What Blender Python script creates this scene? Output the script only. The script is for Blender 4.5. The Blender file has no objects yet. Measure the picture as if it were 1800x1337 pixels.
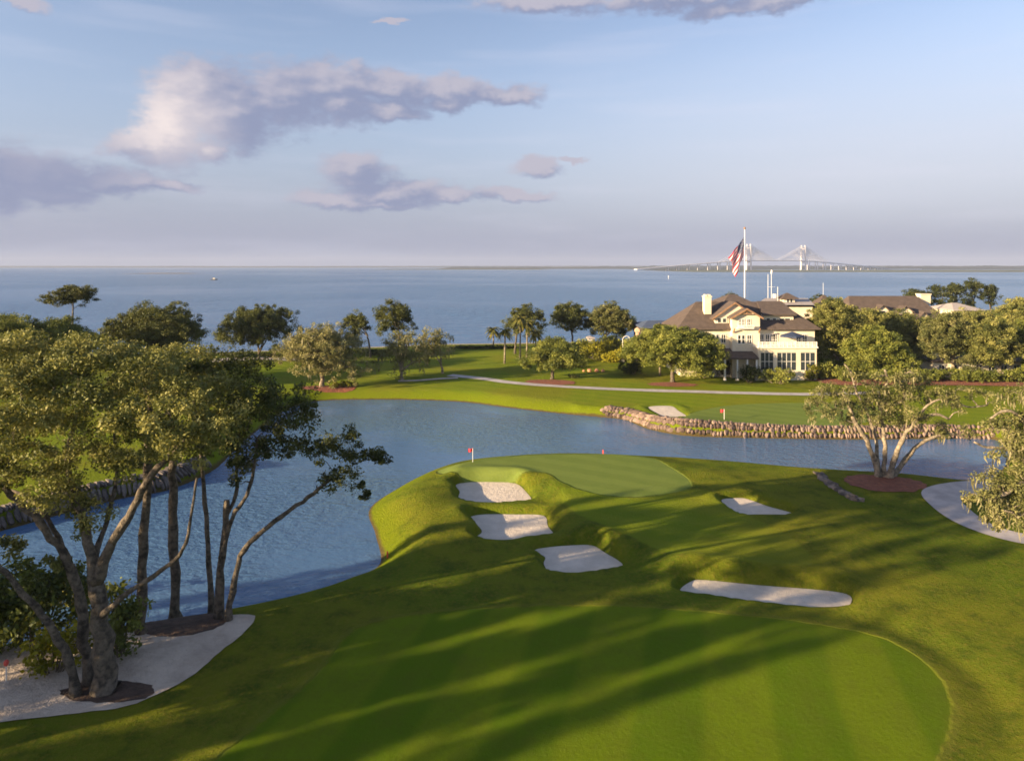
import bpy, math, random
import numpy as np
from mathutils import Vector, Matrix

# ---------------------------------------------------------------- camera, sky, sun, exposure
SC = bpy.context.scene
H, F, HY = 24.0, 1200.0, 467.0          # camera height (m), focal length and horizon row of the photo
cd = bpy.data.cameras.new('camera'); cam = bpy.data.objects.new('camera', cd)
SC.collection.objects.link(cam); SC.camera = cam
cam.location = (0, 0, H); cam.rotation_euler = (math.radians(90), 0, 0)
cd.sensor_width = 36.0; cd.lens = 24.0; cd.shift_y = -(668.5 - HY) / 1800.0
cd.clip_start = 0.5; cd.clip_end = 60000

SUN_EL = math.radians(12.5)
SUN_TO = Vector((0.895, 0.445, 0)).normalized()      # the way the light travels over the ground
SUN_ROT = math.atan2(-SUN_TO.x, -SUN_TO.y)
ld = bpy.data.lights.new('sun', 'SUN'); ld.energy = 5.0; ld.angle = math.radians(0.55); ld.color = (1.0, 0.76, 0.47)
sun = bpy.data.objects.new('sun', ld); SC.collection.objects.link(sun)
d = Vector((SUN_TO.x * math.cos(SUN_EL), SUN_TO.y * math.cos(SUN_EL), -math.sin(SUN_EL)))
sun.rotation_euler = d.to_track_quat('-Z', 'Y').to_euler(); sun.location = (-60, -40, 60)

SC.view_settings.view_transform = 'Standard'; SC.view_settings.look = 'None'
SC.view_settings.exposure = 1.60; SC.view_settings.gamma = 1.0
SC.render.engine = 'CYCLES'
SC.cycles.max_bounces = 6; SC.cycles.diffuse_bounces = 3; SC.cycles.glossy_bounces = 3
SC.cycles.transparent_max_bounces = 8; SC.cycles.volume_bounces = 0
SC.cycles.use_denoising = True
SC.cycles.filter_width = 1.7


class NT:
    """small helper to write node trees"""
    def __init__(s, nt): s.nt = nt
    def n(s, typ, props=None, **ins):
        nd = s.nt.nodes.new(typ)
        for k, v in (props or {}).items(): setattr(nd, k, v)
        for k, v in ins.items():
            sock = nd.inputs[int(k[1:])] if k[0] == 'i' and k[1:].isdigit() else nd.inputs[k.replace('_', ' ')]
            s.set(sock, v)
        return nd
    def set(s, sock, v):
        if isinstance(v, bpy.types.NodeSocket): s.nt.links.new(v, sock)
        else:
            if isinstance(v, (tuple, list)) and len(v) == 3 and sock.type == 'RGBA': v = (*v, 1)
            sock.default_value = v
    def math(s, op, a, b=0.0, c=0.0, clamp=False):
        nd = s.n('ShaderNodeMath', {'operation': op, 'use_clamp': clamp}, i0=a, i1=b)
        if op in ('MULTIPLY_ADD', 'SMOOTH_MIN', 'SMOOTH_MAX'): s.set(nd.inputs[2], c)
        return nd.outputs[0]
    def vec(s, op, a, b=None, c=None, scale=None):
        nd = s.n('ShaderNodeVectorMath', {'operation': op}, i0=a)
        if b is not None: s.set(nd.inputs[1], b)
        if c is not None: s.set(nd.inputs[2], c)
        if scale is not None: s.set(nd.inputs['Scale'], scale)
        return nd.outputs['Value'] if op in ('LENGTH', 'DOT_PRODUCT') else nd.outputs[0]
    def mix(s, fac, a, b, mode='MIX'):
        nd = s.n('ShaderNodeMix', {'data_type': 'RGBA', 'blend_type': mode})
        s.set(nd.inputs[0], fac); s.set(nd.inputs[6], a); s.set(nd.inputs[7], b)
        return nd.outputs[2]
    def smooth(s, v, lo, hi):
        nd = s.n('ShaderNodeMapRange', {'interpolation_type': 'SMOOTHSTEP'})
        s.set(nd.inputs[0], v); s.set(nd.inputs[1], lo); s.set(nd.inputs[2], hi)
        return nd.outputs[0]
    def noise(s, vec, scale, detail=3.0, rough=0.5, out=0, dist=0.0):
        return s.n('ShaderNodeTexNoise', None, Vector=vec, Scale=scale, Detail=detail, Roughness=rough, Distortion=dist).outputs[out]


# ---- world: Nishita sky with broken cloud
W = bpy.data.worlds.new('World'); SC.world = W; W.use_nodes = True
W.node_tree.nodes.clear(); t = NT(W.node_tree)

def px_dir(x, y):                        # photo pixel -> (azimuth, elevation) in radians
    return math.atan2(x - 900, F), math.atan2(HY - y, math.hypot(F, x - 900))

CLOUDS = [  # pixel x, y, half width, half height of each lobe
    (305, 222, 62, 66), (275, 250, 45, 38), (345, 150, 80, 40), (400, 190, 100, 62), (500, 168, 90, 50), (590, 150, 95, 34), (600, 185, 70, 30),
    (690, 160, 85, 28), (690, 195, 60, 18), (790, 158, 90, 22), (790, 180, 50, 14), (880, 168, 75, 15), (228, 256, 45, 24), (360, 260, 40, 20),
    (60, 305, 110, 34), (190, 318, 100, 20), (-40, 320, 110, 48), (90, 340, 80, 20), (300, 330, 60, 8),
    (625, 300, 62, 28), (690, 335, 110, 24), (790, 338, 60, 14), (590, 350, 80, 14), (680, 360, 70, 12), (900, 345, 75, 11),
    (945, 292, 40, 13), (1010, 278, 26, 4), (960, 4, 120, 16), (1180, -4, 160, 20), (1270, 18, 60, 16), (1360, 0, 90, 18),
    (40, 0, 50, 9), (690, 38, 30, 4),
    (1500, -60, 200, 30), (-300, 200, 150, 60), (2100, 200, 160, 30)]

def group_clouds():
    g = bpy.data.node_groups.new('cloud_shape', 'ShaderNodeTree')
    g.interface.new_socket('Vector', in_out='INPUT', socket_type='NodeSocketVector')
    g.interface.new_socket('Value', in_out='OUTPUT', socket_type='NodeSocketFloat')
    q = NT(g); gi = g.nodes.new('NodeGroupInput'); go = g.nodes.new('NodeGroupOutput')
    P = gi.outputs[0]; acc = None
    for (x, y, a, b) in CLOUDS:
        u, v = px_dir(x, y); su, sv = F / (a * 1.02), F / (b * 1.05)
        c = math.cos(u) ** 2; su = su / c
        L = q.vec('LENGTH', q.vec('MULTIPLY_ADD', P, (su, sv, 0), (-u * su, -v * sv, 0)))
        acc = L if acc is None else q.math('SMOOTH_MIN', acc, L, 0.25)
    g.links.new(acc, go.inputs[0]); return g

dirv = t.n('ShaderNodeTexCoord').outputs['Generated']
sx = t.n('ShaderNodeSeparateXYZ', None, Vector=dirv)
az = t.math('ARCTAN2', sx.outputs[0], sx.outputs[1])
el = t.math('ARCSINE', sx.outputs[2])
uv = t.n('ShaderNodeCombineXYZ', None, X=az, Y=el, Z=0.0).outputs[0]
nz = t.noise(t.vec('MULTIPLY', uv, (14, 22, 0)), 1.0, 6.0, 0.62, out=1)
warp = t.vec('ADD', uv, t.vec('SCALE', t.vec('SUBTRACT', nz, (0.5, 0.5, 0.5)), scale=0.055))
cg = group_clouds()
def cloud_at(vec):
    nd = t.nt.nodes.new('ShaderNodeGroup'); nd.node_tree = cg; t.nt.links.new(vec, nd.inputs[0]); return nd.outputs[0]
s0 = cloud_at(warp)
fine = t.noise(t.vec('MULTIPLY', uv, (34, 62, 0)), 1.0, 9.0, 0.66)
s0n = t.math('ADD', s0, t.math('MULTIPLY', t.math('SUBTRACT', fine, 0.5), 1.25))
dens = t.smooth(s0n, 1.36, 0.60)
off = t.vec('ADD', warp, (-0.022, 0.016, 0))
fine2 = t.noise(t.vec('MULTIPLY', t.vec('ADD', uv, (-0.010, 0.010, 0)), (34, 62, 0)), 1.0, 4.0, 0.55)
s1n = t.math('ADD', cloud_at(off), t.math('MULTIPLY', t.math('SUBTRACT', fine2, 0.5), 1.15))
lit = t.smooth(t.math('SUBTRACT', s1n, t.math('ADD', s0, t.math('MULTIPLY', t.math('SUBTRACT', t.noise(t.vec('MULTIPLY', uv, (34, 62, 0)), 1.0, 4.0, 0.55), 0.5), 1.15))), -0.30, 0.95)
leftness = t.smooth(az, 0.0, -0.5)
hu, hv = px_dir(300, 215)
head = t.smooth(t.vec('LENGTH', t.vec('MULTIPLY', t.vec('SUBTRACT', warp, (hu, hv, 0)), (1.0, 1.1, 0))), 0.10, 0.0)
lit = t.math('ADD', t.math('MULTIPLY', lit, 0.34), t.math('MULTIPLY', head, 0.62), clamp=True)
lit = t.math('MULTIPLY', lit, t.math('SUBTRACT', 1.0, t.math('MULTIPLY', 0.75, t.math('MULTIPLY', t.smooth(az, -0.46, -0.56), t.smooth(el, 0.16, 0.11)))))

sky = t.n('ShaderNodeTexSky', {'sky_type': 'NISHITA', 'sun_disc': False, 'sun_elevation': SUN_EL, 'sun_rotation': SUN_ROT,
                               'altitude': 0.0, 'air_density': 1.0, 'dust_density': 0.6, 'ozone_density': 1.6}).outputs[0]
# the clear sky keeps the Nishita colour, slightly lavender in the low haze band
skyt = t.mix(1.0, sky, (1.18, 1.0, 1.02, 1), 'MULTIPLY')
low = t.math('POWER', t.smooth(el, 0.36, -0.02), 1.25)
skyc = t.mix(t.math('MULTIPLY', low, 0.99), skyt, (1.42, 1.62, 2.35, 1))
rightglow = t.math('MULTIPLY', t.math('MULTIPLY', t.smooth(az, -0.2, 0.5), t.smooth(el, 0.02, 0.12)), t.smooth(el, 0.38, 0.12))
skyc = t.mix(t.math('MULTIPLY', rightglow, 0.5), skyc, (3.3, 3.3, 3.7, 1))
hb = t.noise(t.vec('MULTIPLY', uv, (3, 26, 0)), 1.0, 4.0, 0.5)
skyc = t.mix(t.math('MULTIPLY', t.smooth(hb, 0.45, 0.75), 0.18), skyc, (3.6, 3.6, 4.2, 1))
cshade = t.mix(lit, (1.25, 1.42, 2.15, 1), (4.5, 3.9, 3.7, 1))
col = t.mix(t.math('MULTIPLY', dens, 0.93), skyc, cshade)
bg = t.n('ShaderNodeBackground', None, Color=col, Strength=0.074)
wo = t.nt.nodes.new('ShaderNodeOutputWorld'); t.nt.links.new(bg.outputs[0], wo.inputs[0])

# ---------------------------------------------------------------- helpers
COL = SC.collection
def G(x, y, z=0.0):                      # photo pixel on the level z -> world x, y
    Y = F * (H - z) / (y - HY); return ((x - 900) * Y / F, Y)
def AT(x, y, Y): return ((x - 900) * Y / F, Y, H - (y - HY) * Y / F)

def tag(o, label=None, cat=None, group=None, kind=None):
    if label: o['label'] = label
    if cat: o['category'] = cat
    if group: o['group'] = group
    if kind: o['kind'] = kind
    return o
def empty(name, loc, label, cat, group=None, rz=0.0):
    o = bpy.data.objects.new(name, None); COL.objects.link(o); o.empty_display_size = 0.5
    o.location = loc; o.rotation_euler = (0, 0, rz); return tag(o, label, cat, group)
def mesh_obj(name, V, faces, mat, parent=None, smooth=False, attrs=None, loc=None):
    """faces: list of int arrays (n,3) and/or (n,4), or a list of index lists"""
    me = bpy.data.meshes.new(name); V = np.asarray(V, dtype=np.float32)
    if len(faces) and isinstance(faces[0], np.ndarray) and faces[0].ndim == 2:
        flat = np.concatenate([f.ravel() for f in faces]).astype(np.int32)
        sizes = np.concatenate([np.full(len(f), f.shape[1], dtype=np.int32) for f in faces])
    else:
        flat = np.array([i for f in faces for i in f], dtype=np.int32); sizes = np.array([len(f) for f in faces], dtype=np.int32)
    me.vertices.add(len(V)); me.vertices.foreach_set('co', V.ravel())
    me.loops.add(len(flat)); me.loops.foreach_set('vertex_index', flat)
    me.polygons.add(len(sizes))
    st = np.zeros(len(sizes), dtype=np.int32); st[1:] = np.cumsum(sizes)[:-1]
    me.polygons.foreach_set('loop_start', st); me.polygons.foreach_set('loop_total', sizes)
    me.polygons.foreach_set('use_smooth', np.full(len(sizes), bool(smooth)))
    me.update(calc_edges=True); me.validate()
    for k, (dom, arr) in (attrs or {}).items():
        a = me.attributes.new(k, 'FLOAT', dom); a.data.foreach_set('value', np.asarray(arr, dtype=np.float32))
    me.materials.append(mat)
    o = bpy.data.objects.new(name, me); COL.objects.link(o)
    if parent is not None: o.parent = parent
    if loc is not None: o.location = loc
    return o

class MB:
    """collects boxes, prisms and tubes that become ONE mesh"""
    def __init__(s): s.V = []; s.Fc = []
    def add(s, vs, fs):
        b = len(s.V); s.V += [tuple(v) for v in vs]; s.Fc += [[b + i for i in f] for f in fs]; return s
    def box(s, x0, x1, y0, y1, z0, z1):
        return s.add([(x0, y0, z0), (x1, y0, z0), (x1, y1, z0), (x0, y1, z0), (x0, y0, z1), (x1, y0, z1), (x1, y1, z1), (x0, y1, z1)],
                     [(3, 2, 1, 0), (4, 5, 6, 7), (0, 1, 5, 4), (1, 2, 6, 5), (2, 3, 7, 6), (3, 0, 4, 7)])
    def slab(s, pts, th):                # polygon (3-D points, any plane) thickened downward
        n = len(pts); low = [(p[0], p[1], p[2] - th) for p in pts]
        return s.add(list(pts) + low, [tuple(range(n)), tuple(range(2 * n - 1, n - 1, -1))] + [(i, i + n, (i + 1) % n + n, (i + 1) % n) for i in range(n)])
    def prism(s, pts, y0, y1):           # x-z polygon swept along y
        n = len(pts); a = [(p[0], y0, p[1]) for p in pts]; b = [(p[0], y1, p[1]) for p in pts]
        return s.add(a + b, [tuple(range(n)), tuple(range(2 * n - 1, n - 1, -1))] + [(i, i + n, (i + 1) % n + n, (i + 1) % n) for i in range(n)])
    def tube(s, pts, rad, n=8, cap=True):
        pts = [Vector(p) for p in pts]; rad = rad if isinstance(rad, (list, tuple)) else [rad] * len(pts)
        b = len(s.V); ref = None
        for i, p in enumerate(pts):
            tg = (pts[min(i + 1, len(pts) - 1)] - pts[max(i - 1, 0)]).normalized()
            if ref is None: ref = Vector((1, 0, 0)) if abs(tg.x) < 0.8 else Vector((0, 1, 0))
            u = (ref - tg * ref.dot(tg)).normalized(); v = tg.cross(u); ref = u
            for k in range(n):
                a = 2 * math.pi * k / n; s.V.append(tuple(p + (u * math.cos(a) + v * math.sin(a)) * rad[i]))
        for i in range(len(pts) - 1):
            for k in range(n): s.Fc.append([b + i * n + k, b + i * n + (k + 1) % n, b + (i + 1) * n + (k + 1) % n, b + (i + 1) * n + k])
        if cap:
            s.Fc.append([b + k for k in range(n)][::-1]); s.Fc.append([b + (len(pts) - 1) * n + k for k in range(n)])
        return s
    def build(s, name, mat, parent=None, smooth=False, loc=None):
        return mesh_obj(name, s.V, s.Fc, mat, parent, smooth, loc=loc)

def catmull(P, k=6, closed=True):
    P = np.array(P, float); n = len(P); out = []
    rng_ = range(n) if closed else range(n - 1)
    for i in rng_:
        if closed: p0, p1, p2, p3 = P[(i - 1) % n], P[i], P[(i + 1) % n], P[(i + 2) % n]
        else: p0, p1, p2, p3 = P[max(i - 1, 0)], P[i], P[i + 1], P[min(i + 2, n - 1)]
        for j in range(k):
            u = j / k; u2 = u * u; u3 = u2 * u
            out.append(0.5 * ((2 * p1) + (-p0 + p2) * u + (2 * p0 - 5 * p1 + 4 * p2 - p3) * u2 + (-p0 + 3 * p1 - 3 * p2 + p3) * u3))
    if not closed: out.append(P[-1])
    return np.array(out)
def dist_line(X, Y, P, closed):
    best = np.full(X.shape, 1e9); n = len(P)
    for i in range(n if closed else n - 1):
        ax, ay = P[i]; bx, by = P[(i + 1) % n]; dx, dy = bx - ax, by - ay; L = dx * dx + dy * dy + 1e-9
        u = np.clip(((X - ax) * dx + (Y - ay) * dy) / L, 0, 1)
        best = np.minimum(best, (X - ax - u * dx) ** 2 + (Y - ay - u * dy) ** 2)
    return np.sqrt(best)
def sdf(X, Y, P, reach=25.0):            # signed distance, negative inside, cut off at reach
    X = np.asarray(X, float); Y = np.asarray(Y, float); out = np.full(X.shape, float(reach))
    m = (X > P[:, 0].min() - reach) & (X < P[:, 0].max() + reach) & (Y > P[:, 1].min() - reach) & (Y < P[:, 1].max() + reach)
    x, y = X[m], Y[m]
    if x.size == 0: return out
    d_ = dist_line(x, y, P, True); ins = np.zeros(x.shape, bool); n = len(P)
    for i in range(n):
        ax, ay = P[i]; bx, by = P[(i + 1) % n]
        c = (ay > y) != (by > y)
        with np.errstate(divide='ignore', invalid='ignore'):
            xi = (bx - ax) * (y - ay) / (by - ay + 1e-12) + ax
        ins ^= c & (x < xi)
    out[m] = np.where(ins, -d_, np.minimum(d_, reach)); return out
def S(a, b, x):
    u = np.clip((x - a) / (b - a), 0, 1); return u * u * (3 - 2 * u)
def vnoise(x, y, seed=0):
    xi = np.floor(x).astype(np.int64); yi = np.floor(y).astype(np.int64); fx = x - xi; fy = y - yi
    fx = fx * fx * (3 - 2 * fx); fy = fy * fy * (3 - 2 * fy)
    def h(a, b):
        n = (a * 374761393 + b * 668265263 + seed * 974711) & 0x7fffffff
        n = ((n ^ (n >> 13)) * 1274126177) & 0x7fffffff
        return ((n ^ (n >> 16)) & 0xffff) / 65535.0
    return (h(xi, yi) * (1 - fx) + h(xi + 1, yi) * fx) * (1 - fy) + (h(xi, yi + 1) * (1 - fx) + h(xi + 1, yi + 1) * fx) * fy - 0.5

# ---------------------------------------------------------------- materials
def material(name):
    m = bpy.data.materials.new(name); m.use_nodes = True; m.node_tree.nodes.clear(); q = NT(m.node_tree)
    out = q.nt.nodes.new('ShaderNodeOutputMaterial'); return m, q, out
def simple(name, col, rough=0.8, var=0.15, scale=3.0, bump=0.0, metal=0.0, bscale=None):
    m, q, out = material(name); P = q.n('ShaderNodeTexCoord').outputs['Object']
    n = q.noise(P, scale, 5.0, 0.6); dk = tuple(c * (1 - var * 2) for c in col); lt = tuple(min(1, c * (1 + var * 2)) for c in col)
    c = q.mix(q.smooth(n, 0.3, 0.7), (*dk, 1), (*lt, 1))
    b = q.n('ShaderNodeBsdfPrincipled', None, Base_Color=c, Roughness=rough, Metallic=metal)
    if bump: q.set(b.inputs['Normal'], q.n('ShaderNodeBump', None, Strength=0.8, Distance=bump, Height=q.noise(P, bscale or scale * 4, 4.0, 0.6)).outputs[0])
    q.nt.links.new(b.outputs[0], out.inputs[0]); return m
M = {}
# ---------------------------------------------------------------- outlines traced on the ground
def poly(px, z=0.0, k=5, closed=True): return catmull([G(x, y, z) for x, y in px], k, closed)

ZW = -1.5                                 # level of the pond
POND_PX_FAR = [(1745, 772), (1640, 771), (1500, 772), (1350, 770), (1230, 767), (1180, 762), (1135, 752), (1100, 738), (1060, 733), (990, 727), (900, 717), (820, 707), (740, 703), (650, 702), (560, 705), (500, 722), (430, 775), (376, 825), (298, 860), (222, 874), (130, 897), (30, 925), (-120, 965), (-260, 1010)]
POND_PX_NEAR = [(-240, 1180), (-80, 1140), (60, 1112), (190, 1092), (300, 1078), (440, 1053), (540, 1030), (615, 1005), (668, 980), (660, 930), (650, 886), (700, 850), (760, 821), (830, 806), (960, 797), (1100, 799), (1240, 807), (1400, 821), (1560, 830), (1720, 842), (1760, 820), (1775, 790)]
POND = catmull([G(x, y, ZW) for x, y in POND_PX_FAR] + [G(x, y, -1.0) for x, y in POND_PX_NEAR], 8)
REV_A = poly([(1052, 729), (1064, 733), (1100, 738), (1135, 752), (1180, 762), (1230, 767), (1350, 770), (1500, 772), (1640, 771), (1745, 772), (1790, 776)], ZW, 6, False)
REV_B = poly([(-140, 972), (30, 925), (130, 897), (222, 874), (298, 860), (376, 825)], ZW, 6, False)
BZ = {'a': -.55, 'b': -.45, 'c': -.45, 'd': -.5, 'e': .15, 'f': -.2}    # level of the sand
BUNK = {
    'a': poly([(802, 853), (830, 849), (870, 849), (905, 851), (922, 862), (934, 880), (900, 886), (860, 889), (822, 886), (806, 876), (808, 864)], BZ['a']),
    'b': poly([(826, 911), (850, 906), (905, 906), (955, 908), (963, 925), (974, 943), (930, 950), (880, 953), (848, 951), (834, 945), (847, 934), (838, 922)], BZ['b']),
    'c': poly([(940, 968), (965, 963), (1005, 960), (1040, 960), (1062, 971), (1095, 993), (1050, 1004), (1005, 1008), (968, 1004), (956, 990), (958, 979)], BZ['c']),
    'd': poly([(1196, 1040), (1215, 1023), (1240, 1021), (1330, 1029), (1440, 1037), (1488, 1044), (1497, 1055), (1482, 1066), (1430, 1066), (1330, 1057), (1250, 1047)], BZ['d']),
    'e': poly([(1268, 881), (1290, 877), (1312, 878), (1350, 890), (1394, 902), (1370, 909), (1320, 909), (1297, 903)], BZ['e']),
    'f': poly([(1140, 716), (1178, 714), (1192, 722), (1206, 731), (1175, 734), (1160, 728)], BZ['f'])}
GREEN = poly([(768, 826), (830, 812), (960, 803), (1080, 803), (1142, 812), (1180, 832), (1215, 858), (1205, 872), (1130, 885), (1050, 880), (990, 860), (960, 842), (900, 842), (800, 840)])
GREEN2 = poly([(1200, 738), (1225, 722), (1300, 710), (1420, 707), (1520, 712), (1560, 726), (1500, 745), (1350, 748), (1240, 746)])
PLATEAU = poly([(800, 822), (900, 806), (1080, 803), (1200, 815), (1400, 850), (1540, 900), (1600, 960), (1600, 1010), (1500, 1032), (1430, 1022), (1340, 1014), (1250, 1006), (1170, 1000), (1110, 975), (1050, 955), (995, 930), (985, 895), (958, 860), (930, 845), (800, 842)])
MOUND = poly([(672, 900), (700, 872), (780, 850), (800, 880), (830, 900), (830, 940), (780, 960), (700, 975), (680, 950)])
FAIR = poly([(1090, 1062), (1230, 1072), (1400, 1090), (1530, 1112), (1620, 1155), (1668, 1215), (1672, 1270), (1645, 1337), (1560, 1480), (900, 1560), (380, 1400), (370, 1345), (480, 1250), (560, 1180), (625, 1105), (760, 1075), (930, 1063)])
FAIR2 = poly([(990, 868), (1110, 888), (1230, 872), (1330, 925), (1400, 965), (1430, 1005), (1330, 1005), (1190, 990), (1110, 960), (1040, 930), (1000, 905)])
APRON = poly([(400, 645), (520, 636), (640, 640), (800, 622), (900, 618), (1010, 640), (1100, 664), (1300, 676), (1450, 684), (1700, 690), (1900, 695), (1900, 760), (1740, 752), (1240, 752), (1130, 740), (1050, 726), (950, 715), (800, 700), (640, 698), (540, 702), (440, 735), (380, 800), (200, 860), (0, 900), (-100, 930), (-100, 760), (150, 720), (330, 690)])
WASTE = poly([(-300, 1150), (-60, 1140), (60, 1126), (150, 1118), (235, 1110), (330, 1090), (440, 1080), (432, 1108), (385, 1145), (330, 1192), (240, 1236), (140, 1256), (0, 1274), (-140, 1300), (-320, 1300)])
SHX = [-400, -300, -90, -70, -20, 20, 60, 100, 160, 300, 500]
SHY = [175, 178, 194, 200, 217, 222, 225, 250, 330, 400, 420]

def height(X, Y):    # the lie of the land
    X = np.asarray(X, float); Y = np.asarray(Y, float)
    z = 0.45 * vnoise(X / 26, Y / 30, 1) + 0.14 * vnoise(X / 9, Y / 10, 2) + 0.05 * vnoise(X / 2.6, Y / 2.6, 3)
    z = z * S(4, 12, sdf(X, Y, GREEN) + 8)
    sp_ = sdf(X, Y, PLATEAU); wp = 1 + 5 * S(12, 34, X)
    z = z + 0.72 * S(1.3, -1.5, sp_ / wp)
    z = z + 0.55 * S(3.0, -3.0, sdf(X, Y, MOUND))
    z = z + 0.5 * np.exp(-((X - 26) ** 2 / 60 + (Y - 104) ** 2 / 18))
    # the swale beyond the right-hand end of the fairway
    z = z - 0.22 * np.exp(-((np.abs(sdf(X, Y, FAIR, 12) - 2.2)) / 1.3) ** 2) * S(10, 20, X)
    for k, lip in (('a', .55), ('b', .55), ('c', .5), ('d', .75), ('e', .35), ('f', .45)):
        s = sdf(X, Y, BUNK[k], 8)
        ba, bb = BUNK[k].mean(0)
        m = S(0.6, 0.0, s)
        floor = BF[k] + 0.035 * (Y - bb)            # sand falls towards the player
        z = z + 0.22 * np.exp(-((s - 1.3) / 0.9) ** 2) * (s > 0) * S(-2, 3, (Y - bb)) * (lip / .5)
        z = z * (1 - m) + m * np.minimum(z, floor)
    s = sdf(X, Y, POND, 30)
    rev = np.minimum(dist_line(X, Y, REV_A[::3], False), dist_line(X, Y, REV_B[::3], False))
    wid = 4.2 - 2.4 * S(7, 3, rev)
    pt = G(700, 900)
    wid = wid + 1.5 * np.exp(-((X - pt[0]) ** 2 + (Y - pt[1]) ** 2) / 80)
    bank = np.sin(np.clip(s / wid, -0.45, 1) * math.pi / 2)
    z = np.where(s < wid, ZW + (z - ZW) * np.maximum(bank, 0) + np.minimum(s, 0) * 0.5, z)
    z = np.maximum(z, -2.35)
    sh = Y - np.interp(X, SHX, SHY)
    z = z * S(2, -14, sh) - 0.3 * S(-16, -6, sh) - 5.5 * S(-5, 14, sh)
    return z

BF = {k: 0.0 for k in BUNK}
BF = {k: 99.0 for k in BUNK}                # first the turf as it would lie without bunkers
def _fl(k):
    P = BUNK[k]; fr = P[P[:, 1] < np.quantile(P[:, 1], 0.3)]
    return float(np.median(height(fr[:, 0], fr[:, 1])))
_r = {k: _fl(k) for k in BUNK}
print('BUNKERS', {k: round(v, 2) for k, v in _r.items()})
BF = BZ

# one ground sheet, finer where the camera is near
ys = [-90.0]
while ys[-1] < 24: ys.append(ys[-1] + 3.0)
while ys[-1] < 430: ys.append(ys[-1] + max(0.24, 0.0058 * ys[-1]))
xs = [0.0]
while xs[-1] < 34: xs.append(xs[-1] + 0.29)
while xs[-1] < 520: xs.append(xs[-1] + 0.29 + (xs[-1] - 34) * 0.02)
xs = np.array([-v for v in xs[:0:-1]] + xs); ys = np.array(ys)
GX, GY = np.meshgrid(xs, ys); GZ = height(GX.ravel(), GY.ravel()).reshape(GX.shape)
for k in BUNK:                            # make room for the sand sheets
    s = sdf(GX.ravel(), GY.ravel(), BUNK[k], 4).reshape(GX.shape); GZ = GZ - 0.12 * S(0.25, -0.1, s)
def Z(x, y):                              # height of the ground sheet
    i = int(np.clip(np.searchsorted(xs, x) - 1, 0, len(xs) - 2)); j = int(np.clip(np.searchsorted(ys, y) - 1, 0, len(ys) - 2))
    u = (x - xs[i]) / (xs[i + 1] - xs[i]); v = (y - ys[j]) / (ys[j + 1] - ys[j])
    return float((GZ[j, i] * (1 - u) + GZ[j, i + 1] * u) * (1 - v) + (GZ[j + 1, i] * (1 - u) + GZ[j + 1, i + 1] * u) * v)
def ground(px, py):                       # photo pixel -> point on the ground sheet
    z = 0.0
    for _ in range(6): x, y = G(px, py, z); z = Z(x, y)
    return Vector((x, y, z))

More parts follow.
